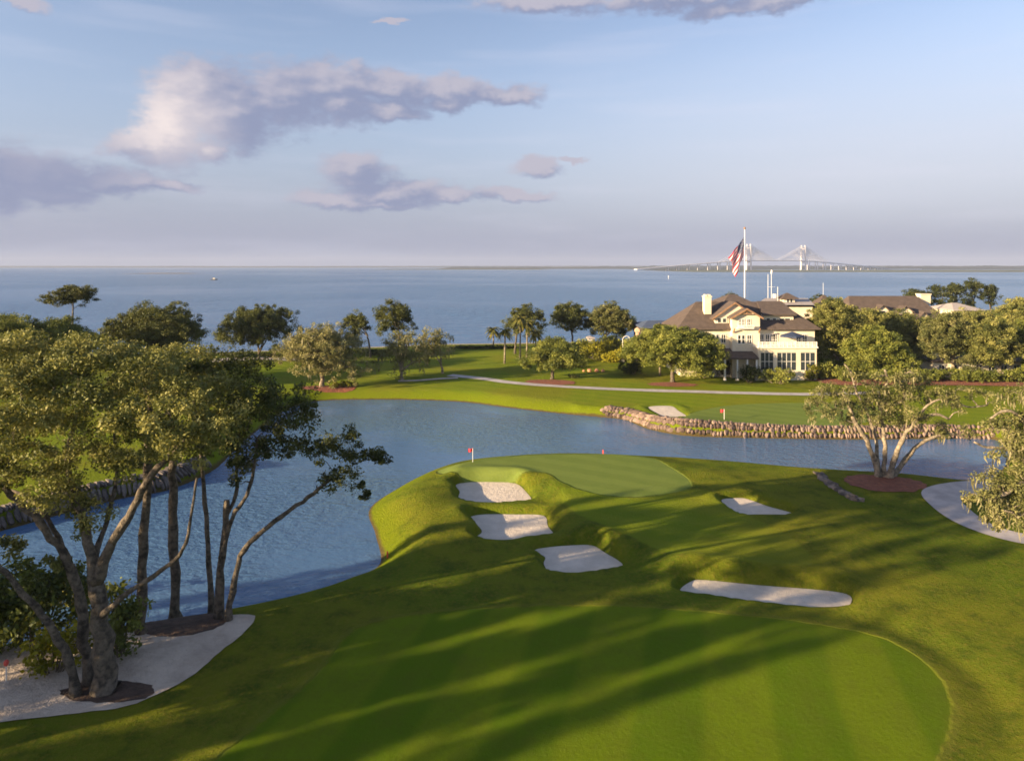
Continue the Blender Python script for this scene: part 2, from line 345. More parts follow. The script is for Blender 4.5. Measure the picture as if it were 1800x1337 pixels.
def grass_material():
    m, q, out = material('turf'); P = q.n('ShaderNodeNewGeometry').outputs['Position']
    at = lambda nm: q.n('ShaderNodeAttribute', {'attribute_name': nm}).outputs['Fac']
    wob = q.math('MULTIPLY', q.math('SUBTRACT', q.noise(P, 0.9, 4.0), 0.5), 0.5)
    edge = lambda nm, w=0.12: q.smooth(q.math('ADD', at(nm), wob), w, -w)
    n1 = q.noise(P, 0.06, 4.0, 0.6); n2 = q.noise(P, 0.45, 5.0, 0.65); n3 = q.noise(P, 3.2, 5.0, 0.7)
    n4 = q.noise(q.vec('MULTIPLY', P, (1, 1, 0)), 14.0, 3.0, 0.75)
    rough = q.mix(q.smooth(n1, 0.35, 0.65), (0.104, 0.150, 0.009, 1), (0.168, 0.176, 0.013, 1))
    rough = q.mix(q.math('MULTIPLY', q.smooth(n2, 0.42, 0.7), 0.8), rough, (0.052, 0.082, 0.008, 1))
    rough = q.mix(q.math('MULTIPLY', q.smooth(n3, 0.45, 0.7), 0.5), rough, (0.24, 0.185, 0.03, 1))
    sp = q.n('ShaderNodeSeparateXYZ', None, Vector=P)
    # mowing stripes run slightly off the line of play
    st = q.math('ADD', q.math('MULTIPLY', sp.outputs[0], 0.96), q.math('MULTIPLY', sp.outputs[1], -0.27))
    st = q.math('ADD', st, q.math('MULTIPLY', q.math('SUBTRACT', q.noise(P, 0.2, 2.0), 0.5), 0.5))
    band = q.smooth(q.math('SINE', q.math('MULTIPLY', st, 2 * math.pi / 7.2)), -0.35, 0.35)
    band2 = q.smooth(q.math('SINE', q.math('MULTIPLY', st, 2 * math.pi / 2.4)), -0.4, 0.4)
    fair = q.mix(band, (0.080, 0.140, 0.003, 1), (0.122, 0.176, 0.005, 1))
    fair = q.mix(q.math('MULTIPLY', band2, 0.10), fair, (0.12, 0.15, 0.012, 1))
    fair = q.mix(q.math('MULTIPLY', q.smooth(n2, 0.4, 0.75), 0.4), fair, (0.12, 0.128, 0.012, 1))
    fair = q.mix(q.math('MULTIPLY', q.smooth(n3, 0.45, 0.7), 0.3), fair, (0.05, 0.095, 0.004, 1))
    st2 = q.math('ADD', q.math('MULTIPLY', sp.outputs[0], 0.5), q.math('MULTIPLY', sp.outputs[1], 0.86))
    bandg = q.smooth(q.math('SINE', q.math('MULTIPLY', st2, 2 * math.pi / 3.4)), -0.4, 0.4)
    green = q.mix(bandg, (0.155, 0.205, 0.045, 1), (0.172, 0.225, 0.050, 1))
    green = q.mix(q.math('MULTIPLY', q.smooth(n2, 0.45, 0.7), 0.3), green, (0.12, 0.18, 0.03, 1))
    apr = q.mix(bandg, (0.165, 0.225, 0.012, 1), (0.190, 0.240, 0.015, 1))
    apr = q.mix(q.math('MULTIPLY', q.smooth(n1, .4, .65), .5), apr, (0.21, 0.185, 0.02, 1))
    col = q.mix(q.math('MULTIPLY', edge('d_apron', 0.8), 0.7), rough, apr)
    lush = q.smooth(q.math('ADD', at('d_pond'), q.math('MULTIPLY', wob, 4)), 3.6, 1.0)
    col = q.mix(q.math('MULTIPLY', lush, 0.7), col, (0.15, 0.19, 0.006, 1))
    col = q.mix(q.math('MULTIPLY', edge('d_fair', 0.5), 0.85), col, fair)
    ring = q.math('MULTIPLY', q.smooth(at('d_fair'), 0.5, 0.25), q.smooth(at('d_fair'), -0.2, 0.05))
    col = q.mix(q.math('MULTIPLY', ring, 0.35), col, (0.2, 0.19, 0.03, 1))
    col = q.mix(q.math('MULTIPLY', edge('d_fair2', 0.3), 0.8), col, apr)
    col = q.mix(q.math('MULTIPLY', edge('d_green', 0.28), 0.9), col, green)
    # worn sandy strand and mud where turf meets water
    col = q.mix(q.smooth(q.math('ADD', at('d_pond'), wob), 0.5, 0.1), col, (0.10, 0.075, 0.03, 1))
    col = q.mix(q.smooth(q.math('ADD', at('d_shore'), q.math('MULTIPLY', wob, 6)), -7.0, -5.0), col, (0.42, 0.37, 0.30, 1))
    col = q.mix(q.math('MULTIPLY', q.smooth(n4, 0.38, 0.7), 0.42), col, q.mix(0.5, col, (0.02, 0.03, 0.004, 1)))
    b = q.n('ShaderNodeBsdfPrincipled', None, Base_Color=col, Roughness=0.9)
    q.set(b.inputs['Specular IOR Level'], 0.04)
    isr = q.math('SUBTRACT', 1.0, q.math('MAXIMUM', edge('d_fair'), edge('d_green')))
    hgt = q.math('ADD', q.math('MULTIPLY', n4, q.math('MULTIPLY_ADD', isr, 0.075, 0.016)), q.math('MULTIPLY', n3, q.math('MULTIPLY_ADD', isr, 0.20, 0.035)))
    q.set(b.inputs['Normal'], q.n('ShaderNodeBump', None, Strength=0.9, Distance=1.0, Height=hgt).outputs[0])
    q.nt.links.new(b.outputs[0], out.inputs[0]); return m
M['turf'] = grass_material()

nx, ny = len(xs), len(ys)
I = np.arange(nx * ny).reshape(ny, nx)
quads = np.stack([I[:-1, :-1].ravel(), I[:-1, 1:].ravel(), I[1:, 1:].ravel(), I[1:, :-1].ravel()], 1)
fx, fy = GX.ravel(), GY.ravel()
at_ = {'d_green': np.minimum(sdf(fx, fy, GREEN, 10), sdf(fx, fy, GREEN2, 10)), 'd_fair': sdf(fx, fy, FAIR, 10), 'd_fair2': sdf(fx, fy, FAIR2, 10),
       'd_apron': sdf(fx, fy, APRON, 10), 'd_pond': sdf(fx, fy, POND, 10), 'd_shore': fy - np.interp(fx, SHX, SHY)}
gr = mesh_obj('ground', np.stack([fx, fy, GZ.ravel()], 1), [quads], M['turf'], smooth=True, attrs={k: ('POINT', v) for k, v in at_.items()})
gr['kind'] = 'structure'

# ---- water
def water_material(name, base, s1, s2, h1, h2, rough, tint=(1, 1, 1)):
    m, q, out = material(name); P = q.n('ShaderNodeNewGeometry').outputs['Position']
    stretch = q.vec('MULTIPLY', P, (1.0, 1.5, 1.0))
    hgt = q.math('ADD', q.math('MULTIPLY', q.noise(stretch, s1, 3.0, 0.6), h1), q.math('MULTIPLY', q.noise(stretch, s2, 3.0, 0.6, dist=0.6), h2))
    big = q.noise(P, 0.035 if name == 'pond_water' else 0.0022, 4.0, 0.55)
    hgt = q.math('MULTIPLY', hgt, q.math('MULTIPLY_ADD', q.smooth(big, 0.38, 0.62), 1.0, 0.22))
    b = q.n('ShaderNodeBsdfPrincipled', None, Base_Color=(*base, 1), Roughness=rough, IOR=1.333)
    b.inputs['Specular Tint'].default_value = (*tint, 1)
    q.set(b.inputs['Normal'], q.n('ShaderNodeBump', None, Strength=1.0, Distance=1.0, Height=hgt).outputs[0])
    q.nt.links.new(b.outputs[0], out.inputs[0]); return m
M['pond'] = water_material('pond_water', (0.066, 0.140, 0.255), 1.1, 3.2, 0.24, 0.08, 0.07)
M['sea'] = water_material('sea_water', (0.036, 0.118, 0.245), 0.12, 0.6, 3.2, 0.8, 0.2)
pp = catmull([G(x, y, ZW) for x, y in POND_PX_FAR] + [G(x, y, -1.0) for x, y in POND_PX_NEAR], 4)
x0, x1, y0, y1 = POND[:, 0].min() - 3, POND[:, 0].max() + 3, POND[:, 1].min() - 3, POND[:, 1].max() + 3
# cut to the pond and a margin under its banks, so that it never shows beyond them
c_ = np.arange(x0, x1, 2.0); r_ = np.arange(y0, y1, 2.0); WX, WY = np.meshgrid(c_, r_)
keep = sdf(WX[:-1, :-1].ravel() + 1, WY[:-1, :-1].ravel() + 1, POND, 9) < 2.2
J = np.arange(WX.size).reshape(WX.shape); wq = np.stack([J[:-1, :-1].ravel(), J[:-1, 1:].ravel(), J[1:, 1:].ravel(), J[1:, :-1].ravel()], 1)[keep]
po = mesh_obj('pond', np.stack([WX.ravel(), WY.ravel(), np.full(WX.size, ZW)], 1), [wq], M['pond']); po['kind'] = 'structure'
sea = mesh_obj('sea', [(-16000, 120, -2.6), (16000, 120, -2.6), (16000, 13500, -2.6), (-16000, 13500, -2.6)], [[0, 1, 2, 3]], M['sea']); sea['kind'] = 'structure'

# ---- sheets lying on the turf
def sand_material(name, a, b_, scale, bump):
    m, q, out = material(name); P = q.n('ShaderNodeNewGeometry').outputs['Position']
    n = q.noise(P, scale, 6.0, 0.65); c = q.mix(q.smooth(n, 0.3, 0.7), (*a, 1), (*b_, 1))
    c = q.mix(q.math('MULTIPLY', q.smooth(q.noise(P, 5.0, 3.0, 0.7), 0.6, 0.75), 0.25), c, tuple(v * 0.55 for v in a) + (1,))
    bs = q.n('ShaderNodeBsdfPrincipled', None, Base_Color=c, Roughness=0.95)
    wv = q.n('ShaderNodeTexWave', None, Vector=P, Scale=2.6, Distortion=9.0, Detail=2.0).outputs[1]
    hg = q.math('MULTIPLY_ADD', wv, bump * (0.14 if name == 'bunker_sand' else 0.0), 0.0)
    hg = q.math('ADD', hg, q.math('ADD', q.math('MULTIPLY', q.noise(P, 2.2, 4.0, 0.6), bump), q.math('MULTIPLY', q.noise(P, 11.0, 3.0, 0.6), bump * 0.25)))
    q.set(bs.inputs['Normal'], q.n('ShaderNodeBump', None, Strength=1.0, Distance=1.0, Height=hg).outputs[0])
    q.nt.links.new(bs.outputs[0], out.inputs[0]); return m
M['sand'] = sand_material('bunker_sand', (0.55, 0.47, 0.38), (0.66, 0.57, 0.47), 0.8, 0.10)
M['waste'] = sand_material('waste_sand', (0.42, 0.34, 0.27), (0.60, 0.50, 0.40), 0.5, 0.25)
M['mulch'] = sand_material('pine_straw', (0.17, 0.055, 0.028), (0.28, 0.095, 0.05), 1.4, 0.5)
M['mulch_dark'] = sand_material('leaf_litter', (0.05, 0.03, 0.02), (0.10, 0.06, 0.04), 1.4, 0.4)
M['concrete'] = simple('path_concrete', (0.42, 0.38, 0.36), 0.9, 0.08, 0.7)

def sheet(name, P, mat, lift=0.035, rings=10, zf=None, jag=0.0, seed=0):
    P = np.array(P); c = P.mean(0); n = len(P)
    if jag:
        r = np.random.default_rng(seed); k = 1 + jag * (r.random(n) - 0.5); P = c + (P - c) * k[:, None]
    V = [(*c, 0)]; Fc = []
    for i in range(1, rings + 1):
        for p in P: V.append((*(c + (p - c) * i / rings), 0))
    V = np.array(V)
    if zf is None: V[:, 2] = [Z(x, y) + lift for x, y, _ in V]
    else: V[:, 2] = zf(V[:, 0], V[:, 1])
    for k in range(n): Fc.append([0, 1 + k, 1 + (k + 1) % n])
    for i in range(rings - 1):
        for k in range(n): a = 1 + i * n + k; b = 1 + i * n + (k + 1) % n; Fc.append([a, a + n, b + n, b])
    return mesh_obj(name, V, Fc, mat, smooth=True)
for k, lb in (('a', 'upper pale sand bunker on the sunlit mound by the putting green'),
              ('b', 'notched sand bunker with shadow stripes, middle one beside the mound'),
              ('c', 'shaded sand bunker lowest of the three beside the mound'),
              ('d', 'long straight narrow sand bunker under the dark grass bank'),
              ('e', 'small wedge shaped sand bunker in the shaded slope past the green'),
              ('f', 'tiny white sand bunker across the pond beside the far green')):
    o = sheet('sand_bunker', BUNK[k], M['sand'], zf=lambda x, y: height(x, y) + 0.01)
    tag(o, lb, 'bunker', 'sand bunkers on the golf course')
o = sheet('waste_sand', WASTE, M['waste'], 0.05, 26, jag=0.02, seed=2); o['kind'] = 'structure'

def strip(name, line_px, w0, w1, mat, lift=0.05, raw=None):
    L = catmull([G(x, y) for x, y in line_px], 8, False) if raw is None else raw
    V = []; Fc = []; n = len(L); cross = 5
    for i in range(n):
        tg = L[min(i + 1, n - 1)] - L[max(i - 1, 0)]; tg = tg / (np.hypot(*tg) + 1e-9); nn = np.array([-tg[1], tg[0]])
        w = w0 + (w1 - w0) * i / (n - 1)
        for j in range(cross):
            p = L[i] + nn * w * (j / (cross - 1) - 0.5); V.append((p[0], p[1], Z(p[0], p[1]) + lift))
    for i in range(n - 1):
        for j in range(cross - 1): a = i * cross + j; Fc.append([a, a + 1, a + cross + 1, a + cross])
    o = mesh_obj(name, V, Fc, mat, smooth=True); o['kind'] = 'structure'; return o
strip('cart_path', [(790, 661), (850, 667), (900, 674), (980, 679), (1060, 683), (1150, 686), (1250, 689), (1350, 691.5), (1450, 692), (1560, 690)], 2.6, 2.6, M['concrete'], 0.08)
pathR = poly([(1632, 862), (1650, 855), (1700, 852), (1735, 856), (1700, 863), (1688, 878), (1700, 900), (1740, 922), (1800, 940), (1900, 962), (1900, 972), (1800, 951), (1735, 938), (1690, 914), (1655, 888)], -0.2, 4)
# the near path widens into a turning place; two strips follow its curve
strip('cart_path', [(1760, 851), (1700, 856), (1655, 868), (1672, 892), (1712, 918), (1770, 938), (1850, 953), (1960, 972)], 4.0, 2.4, M['concrete'], 0.06)
strip('cart_path', [(370, 636), (420, 632), (480, 631), (520, 633)], 7.0, 5.0, M['concrete'], 0.12)
strip('sand_path', [(700, 671), (740, 670), (780, 667), (805, 666)], 1.5, 1.6, M['waste'], 0.10)
def ring(cx, cy, rx_m, ry_m, mat, label, seed, dy=0.0):
    g = ground(cx, cy); a = np.linspace(0, 2 * math.pi, 36, endpoint=False)
    P = np.stack([g.x + rx_m * np.cos(a), g.y + dy + ry_m * np.sin(a)], 1)
    o = sheet('mulch_bed', P, mat, 0.06, 6, jag=0.16, seed=seed); tag(o, label, 'mulch bed')
ring(1553, 849, 4.3, 3.0, M['mulch'], 'oval reddish mulch bed under the many stemmed oak on the near bank', 1)
ring(578, 682, 5.4, 2.6, M['mulch'], 'red mulch bed at the foot of the pale sunlit oak across the pond', 2)
ring(968, 672, 5.2, 3.2, M['mulch'], 'mulch bed round the trunk of the low dark oak beside the cart path', 3)
ring(1182, 676, 4.9, 2.6, M['mulch'], 'mulch bed round the broad oak standing before the clubhouse', 4)
ring(1425, 664, 3.4, 5.0, M['mulch'], 'red mulch bed beside the corner of the clubhouse', 5)
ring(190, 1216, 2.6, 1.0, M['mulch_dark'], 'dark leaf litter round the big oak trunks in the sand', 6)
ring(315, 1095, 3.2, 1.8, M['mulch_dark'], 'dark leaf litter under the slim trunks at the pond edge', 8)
def bed(px, label):
    o = sheet('mulch_bed', poly(px), M['mulch'], 0.10, 8, jag=0.03, seed=4); tag(o, label, 'mulch bed')
bed([(1440, 668), (1500, 664), (1600, 664), (1720, 669), (1830, 672), (1980, 673), (1980, 682), (1800, 679), (1680, 677), (1560, 677), (1470, 676)], 'long border of red mulch in front of the hedge and trees')
# ---------------------------------------------------------------- trees and plants
def leaf_material(name, dark, mid, light, trans=0.25):
    m, q, out = material(name); tone = q.n('ShaderNodeAttribute', {'attribute_name': 'tone'}).outputs['Fac']
    c = q.mix(q.smooth(tone, 0.0, 0.5), (*dark, 1), (*mid, 1)); c = q.mix(q.smooth(tone, 0.5, 1.0), c, (*light, 1))
    a = q.n('ShaderNodeBsdfPrincipled', None, Base_Color=c, Roughness=0.6); q.set(a.inputs['Specular IOR Level'], 0.25)
    b = q.n('ShaderNodeBsdfTranslucent', None, Color=q.mix(0.4, c, (0.20, 0.18, 0.01, 1)))
    s = q.nt.nodes.new('ShaderNodeMixShader'); s.inputs[0].default_value = trans
    q.nt.links.new(a.outputs[0], s.inputs[1]); q.nt.links.new(b.outputs[0], s.inputs[2]); q.nt.links.new(s.outputs[0], out.inputs[0]); return m
M['oak'] = leaf_material('oak_leaves', (0.052, 0.068, 0.018), (0.160, 0.168, 0.040), (0.327, 0.305, 0.089))
M['dark'] = leaf_material('dark_leaves', (0.024, 0.037, 0.011), (0.068, 0.083, 0.020), (0.144, 0.149, 0.036))
M['pale'] = leaf_material('pale_oak_leaves', (0.089, 0.101, 0.029), (0.190, 0.188, 0.061), (0.318, 0.284, 0.114))
M['green'] = leaf_material('green_leaves', (0.052, 0.072, 0.016), (0.158, 0.180, 0.030), (0.315, 0.316, 0.062))
M['lime'] = leaf_material('lime_leaves', (0.09, 0.10, 0.008), (0.21, 0.20, 0.010), (0.34, 0.30, 0.02))
M['pine'] = leaf_material('pine_needles', (0.023, 0.034, 0.013), (0.052, 0.065, 0.018), (0.098, 0.104, 0.029))
M['palm'] = leaf_material('palm_leaves', (0.045, 0.05, 0.012), (0.10, 0.105, 0.020), (0.20, 0.17, 0.04), 0.15)
M['moss'] = leaf_material('hanging_moss', (0.13, 0.12, 0.055), (0.22, 0.20, 0.10), (0.34, 0.30, 0.16), 0.3)
M['bark'] = simple('oak_bark', (0.115, 0.092, 0.066), 0.95, 0.34, 2.6, 0.28, bscale=5)
M['palebark'] = simple('pale_bark', (0.22, 0.18, 0.125), 0.95, 0.30, 2.2, 0.2, bscale=5)
M['darkbark'] = simple('dark_bark', (0.12, 0.095, 0.065), 0.95, 0.2, 1.6, 0.05, bscale=7)

def leaf_mesh(C, R, per, size, rng, flat=0.72, droop=0.0, up=0.25, narrow=0.5):
    C = np.repeat(C, per, 0); R = np.repeat(R, per); n = len(C)
    dr = rng.normal(size=(n, 3)); dr /= np.linalg.norm(dr, axis=1)[:, None]
    P = C + dr * (R * rng.random(n) ** 0.42)[:, None] * np.array([1, 1, flat])
    nr = dr * 0.55 + rng.normal(size=(n, 3)) * 0.6 + np.array([0, 0, up]); nr /= np.linalg.norm(nr, axis=1)[:, None]
    tg = np.cross(nr, rng.normal(size=(n, 3))); tg /= np.linalg.norm(tg, axis=1)[:, None] + 1e-9
    if droop: tg[:, 2] -= droop; tg /= np.linalg.norm(tg, axis=1)[:, None]
    bt = np.cross(nr, tg); s = size * (0.5 + 1.0 * rng.random(n))[:, None]
    a = tg * s * 0.5; b = bt * s * 0.5 * narrow; mid = a * 0.15
    V = np.stack([P - a, P + b + mid, P + a, P - b + mid], 1).reshape(-1, 3)
    Q = np.arange(4 * n).reshape(n, 4); return V, Q
def clumps(blobs, rc, rng, dens=0.8, lowcut=0.35):
    C = []; R = []; B = []
    for i, (c, r) in enumerate(blobs):
        c = np.array(c); r = np.array(r); rm = (r[0] * r[1] * r[2]) ** (1 / 3); k = min(rc, rm * 0.55)
        n = max(5, int(dens * 4 * rm * rm / (k * k)))
        d_ = rng.normal(size=(n, 3)); d_ /= np.linalg.norm(d_, axis=1)[:, None]
        keepm = (d_[:, 2] > -lowcut) | (rng.random(n) < 0.35); d_ = d_[keepm]
        rad = 0.45 + 0.6 * rng.random(len(d_)) ** 0.7
        C.append(c + d_ * r * rad[:, None]); R.append(k * (0.65 + 0.75 * rng.random(len(d_)))); B += [i] * len(d_)
    return np.concatenate(C), np.concatenate(R), np.array(B)
def branch_mesh(trunks, targets, rng, sides=6, r_tip=0.02, sag=0.0, twist=0.12, rmax=0.35):
    mb = MB(); N = []; Rr = []
    for pts, r0, r1 in trunks:
        P = catmull(pts, 4, False); n = len(P); rr = [r0 + (r1 - r0) * (i / (n - 1)) ** 0.8 for i in range(n)]
        rr[0] *= 1.35
        if n > 2: rr[1] *= 1.12
        P2 = P + rng.normal(size=P.shape) * (np.array(rr)[:, None] * 0.20); rr = [v * rng.uniform(.86, 1.14) for v in rr]
        P2[0] = P[0]; mb.tube(P2.tolist(), rr, sides + 3)
        k0 = int(n * 0.3) if n > 6 else 0
        for i in range(k0, n): N.append(P2[i]); Rr.append(rr[i])
    if len(targets):
        N = np.array(N); Rr = np.array(Rr)
        order = np.argsort([np.min(np.linalg.norm(N - t_, axis=1)) for t_ in targets])
        for j in order:
            t_ = targets[j]; dd = np.linalg.norm(N - t_, axis=1) + 0.8 * np.maximum(0, N[:, 2] - t_[2]) - 1.2 * np.minimum(Rr, 0.25)
            i = int(np.argmin(dd)); p = N[i]; L = np.linalg.norm(t_ - p)
            if L < 0.25: continue
            r0 = min(Rr[i] * 0.72, rmax, 0.025 + L * 0.028); k = max(3, min(6, int(L / 0.9) + 2)); seg = []
            for q_ in range(k + 1):
                u = q_ / k; w = p + (t_ - p) * u; w = w + rng.normal(size=3) * L * twist * math.sin(math.pi * u) * 0.6
                w[2] += L * 0.10 * math.sin(math.pi * u) * (1 - sag * 2); seg.append(w)
            rr = [r0 * (1 - 0.75 * q_ / k) + r_tip * 0.3 for q_ in range(k + 1)]
            mb.tube([tuple(w) for w in seg], rr, sides if r0 > 0.07 else 4, cap=False)
            N = np.concatenate([N, np.array(seg[1:])]); Rr = np.concatenate([Rr, np.array(rr[1:])])
    return mb
def moss_mesh(C, R, rng, each=10, ln=(0.5, 1.5), wd=0.07):
    V = []; Q = []
    for c, r in zip(C, R):
        for _ in range(each):
            a = rng.random() * 2 * math.pi; p = c + np.array([math.cos(a), math.sin(a), 0]) * r * rng.random() ** 0.6 - np.array([0, 0, r * 0.3])
            L = ln[0] + (ln[1] - ln[0]) * rng.random() ** 1.6; b = rng.random() * math.pi; w = wd * (0.6 + 0.8 * rng.random()); sx_ = np.array([math.cos(b), math.sin(b), 0]) * w
            k = len(V); d1 = rng.normal(size=3) * 0.06; d2 = rng.normal(size=3) * 0.12; d1[2] = d2[2] = 0
            V += [p - sx_ * .6, p + sx_ * .6, p + d1 - sx_ - [0, 0, L * .45], p + d1 + sx_ - [0, 0, L * .45], p + d2 - sx_ * .15 - [0, 0, L], p + d2 + sx_ * .15 - [0, 0, L]]
            Q += [[k, k + 1, k + 3, k + 2], [k + 2, k + 3, k + 5, k + 4]]
    return np.array(V), np.array(Q)

def make_tree(name, label, base, trunks, blobs, pal='oak', bark='bark', leaf=0.2, rc=0.9, dens=0.8, cover=2.2, seed=0, group=None, moss=0, cat='tree',
              twigs=0.5, flat=0.72, sag=0.0, rmax=0.35, twist=0.12, lowcut=0.35, tone=0.5, mosslen=(0.5, 1.5), r_tip=0.02, up=0.25):
    """trunks: [(list of points, r0, r1)], blobs: [(centre, radii)] in world coordinates"""
    rng = np.random.default_rng(seed); root = empty(name, base, label, cat, group); b0 = np.array(base)
    trunks = [([tuple(np.array(p) - b0) for p in pts], r0, r1) for pts, r0, r1 in trunks]
    blobs = [(tuple(np.array(c) - b0), r) for c, r in blobs]
    C, R, B = clumps(blobs, rc, rng, dens, lowcut)
    per = max(8, int(cover * 3.1 * (R.mean() ** 2) / (leaf * leaf * 0.5)))
    V, Q = leaf_mesh(C, R, per, leaf, rng, flat, up=up)
    tn = np.clip(np.repeat(tone + rng.normal(size=len(C)) * 0.24, per) + rng.normal(size=len(Q)) * 0.13, 0, 1)
    mesh_obj('crown', V, [Q], M[pal], root, attrs={'tone': ('FACE', tn)})
    k = rng.random(len(C)) < twigs
    branch_mesh(trunks, C[k], rng, sag=sag, rmax=rmax, twist=twist, r_tip=r_tip).build('trunk', M[bark], root, smooth=True)
    if moss:
        k = rng.random(len(C)) < moss; V, Q = moss_mesh(C[k], R[k], rng, 9, mosslen, max(0.05, leaf * 0.3))
        mesh_obj('hanging_moss', V, [Q], M['moss'], root, attrs={'tone': ('FACE', np.clip(0.5 + 0.25 * rng.normal(size=len(Q)), 0, 1))})['kind'] = 'stuff'
    return root

def px_tree(name, label, base_px, trunks, blobs, Y=None, **kw):
    """trunks: [([(px, py, depth offset), ...], r0, r1)]; blobs: [(px, py, half width px, half height px, depth offset, depth radius m)]"""
    g = ground(*base_px); Y0 = g.y; s = F / Y0
    T = []
    for pts, r0, r1 in trunks:
        P = [AT(p[0], p[1], Y0 + (p[2] if len(p) > 2 else 0)) for p in pts]
        if pts[0][1] >= base_px[1] - 0.045 * s * 18: P[0] = (P[0][0], P[0][1], Z(P[0][0], P[0][1]) - 0.15)
        T.append((P, r0, r1))
    Bl = []
    for bx in blobs:
        px, py, rx, ry = bx[:4]; dy = bx[4] if len(bx) > 4 else 0.0; rd = bx[5] if len(bx) > 5 else rx / s
        Bl.append((AT(px, py, Y0 + dy), (rx / s, rd, ry / s)))
    return make_tree(name, label, (g.x, g.y, g.z), T, Bl, **kw)

def auto_tree(name, label, base_px, box, seed, n=8, forks=3, r0=0.35, pal='oak', bark='bark', fork_h=0.25, depth=0.8, **kw):
    """box: x0, y0, x1, y1 of the crown in photo pixels"""
    rnd = random.Random(seed); g = ground(*base_px); Y0 = g.y; s = F / Y0
    x0, y0, x1, y1 = box; ex = (x1 - x0) * .06; x0 -= ex; x1 += ex; y0 -= 3; w = (x1 - x0) / s; h = (y1 - y0) / s; cx, _, ztop = AT((x0 + x1) / 2, y0, Y0); zb = ztop - h
    bl = []
    for i in range(n):
        u = (i + 0.5) / n * 2 - 1; u += rnd.uniform(-.12, .12); e = math.sqrt(max(0.0, 1 - u * u))
        k = rnd.uniform(0.20, 0.30); rx = w * k; rz = min(h * rnd.uniform(0.24, 0.36), rx * 0.9)
        top = zb + h * (0.42 + 0.58 * e) * rnd.uniform(0.86, 1.0)
        bl.append(((cx + u * (w / 2 - rx), Y0 + rnd.uniform(-.5, .5) * w * 0.5 * depth, top - rz), (rx, rx * depth, rz)))
    for i in range(max(2, n // 2)):
        u = rnd.uniform(-0.75, 0.75); rx = w * rnd.uniform(.16, .24); rz = min(h * 0.28, rx * .8)
        bl.append(((cx + u * (w / 2 - rx), Y0 + rnd.uniform(-.4, .3) * w * depth * .6, zb + rz + h * rnd.uniform(0, .3)), (rx, rx * depth, rz)))
    fz = g.z + (ztop - g.z) * fork_h; B0 = (g.x, g.y, g.z - 0.15); lean = (cx - g.x) * 0.2
    fk = (g.x + lean, g.y, fz); T = [([B0, (g.x + lean * .4 + rnd.uniform(-.1, .1), g.y, (g.z + fz) / 2), fk], r0, r0 * 0.72)]
    for i in range(forks):
        tb = bl[int((i + 0.5) * n / forks)][0]
        T.append(([fk, tuple(fk[a] * .5 + tb[a] * .5 + rnd.uniform(-.4, .4) for a in range(3)), tb], r0 * .6, r0 * .18))
    lf = kw.pop('leaf', max(0.18, Y0 * 0.0021))
    return make_tree(name, label, (g.x, g.y, g.z), T, bl, pal=pal, bark=bark, leaf=lf, seed=seed, **kw)

FG = 'trees on the near left shore'
# the big oak in the sand: three stems
px_tree('oak_tree', 'large live oak with three bare leaning stems rising from the sand', (178, 1212), [
    ([(186, 1212, 0), (178, 1120, 0), (168, 1020, 0)], .62, .44),
    ([(168, 1020, 0), (152, 930, .5), (130, 870, 1), (118, 800, 1.5), (135, 730, 2)], .30, .10),
    ([(168, 1020, 0), (200, 950, -.3), (235, 890, -.5), (262, 840, -1), (300, 800, -1.5), (330, 770, -2)], .32, .12),
    ([(158, 1210, .6), (148, 1130, .8), (138, 1040, 1), (118, 985, 1), (80, 930, 1), (40, 890, 1), (0, 850, 1), (-40, 800, 1)], .34, .14),
    ([(134, 1214, -.6), (112, 1140, -.6), (72, 1080, -.8), (30, 1030, -1), (-10, 985, -1), (-60, 930, -1)], .27, .10),
    ([(118, 985, 1), (95, 930, 1.6), (60, 880, 2), (20, 862, 2.4)], .2, .08),
    ([(180, 1080, -.2), (225, 1040, -.6), (280, 1005, -1), (322, 965, -1.4), (335, 910, -1.4), (346, 840, -1.2)], .17, .06),
    ([(160, 1000, 0), (186, 920, 2), (205, 840, 3), (200, 760, 3.5)], .2, .08)],
    [(60, 660, 80, 42, 0, 4), (150, 640, 90, 45, 1, 4), (30, 740, 80, 40, 1.5, 3), (130, 720, 80, 44, -1, 3.5), (225, 690, 75, 40, 0, 3.5), (300, 740, 62, 40, -2, 3), (345, 785, 48, 30, -2, 2),
     (60, 812, 55, 30, 2, 2.4), (150, 800, 55, 34, 2, 2.5), (-40, 640, 90, 60, 0, 4), (-40, 780, 70, 60, 0, 3), (128, 880, 54, 30, 1.4, 1.4), (150, 915, 40, 26, 1, 1.2), (90, 860, 44, 26, -1, 1.4), (240, 780, 50, 34, 1, 2.5), (20, 960, 26, 16, 1, 1.0), (100, 985, 16, 10, 1, .8),
     (180, 620, 60, 30, 2, 3), (270, 645, 50, 26, 1, 3),
     (95, 770, 70, 34, -2, 2.5), (210, 745, 60, 34, -2.5, 2.5), (15, 690, 70, 44, -2, 3), (-10, 840, 50, 34, 1, 2), (200, 830, 44, 24, 1.5, 1.8), (310, 800, 50, 26, -1, 1.8), (400, 745, 44, 30, -1.5, 2), (100, 840, 40, 22, 2, 1.6), (350, 690, 50, 34, 0, 3), (60, 610, 60, 30, 3, 3)],
    pal='oak', leaf=0.185, rc=0.72, dens=0.78, cover=1.7, seed=11, group=FG, twigs=0.5, tone=0.58)
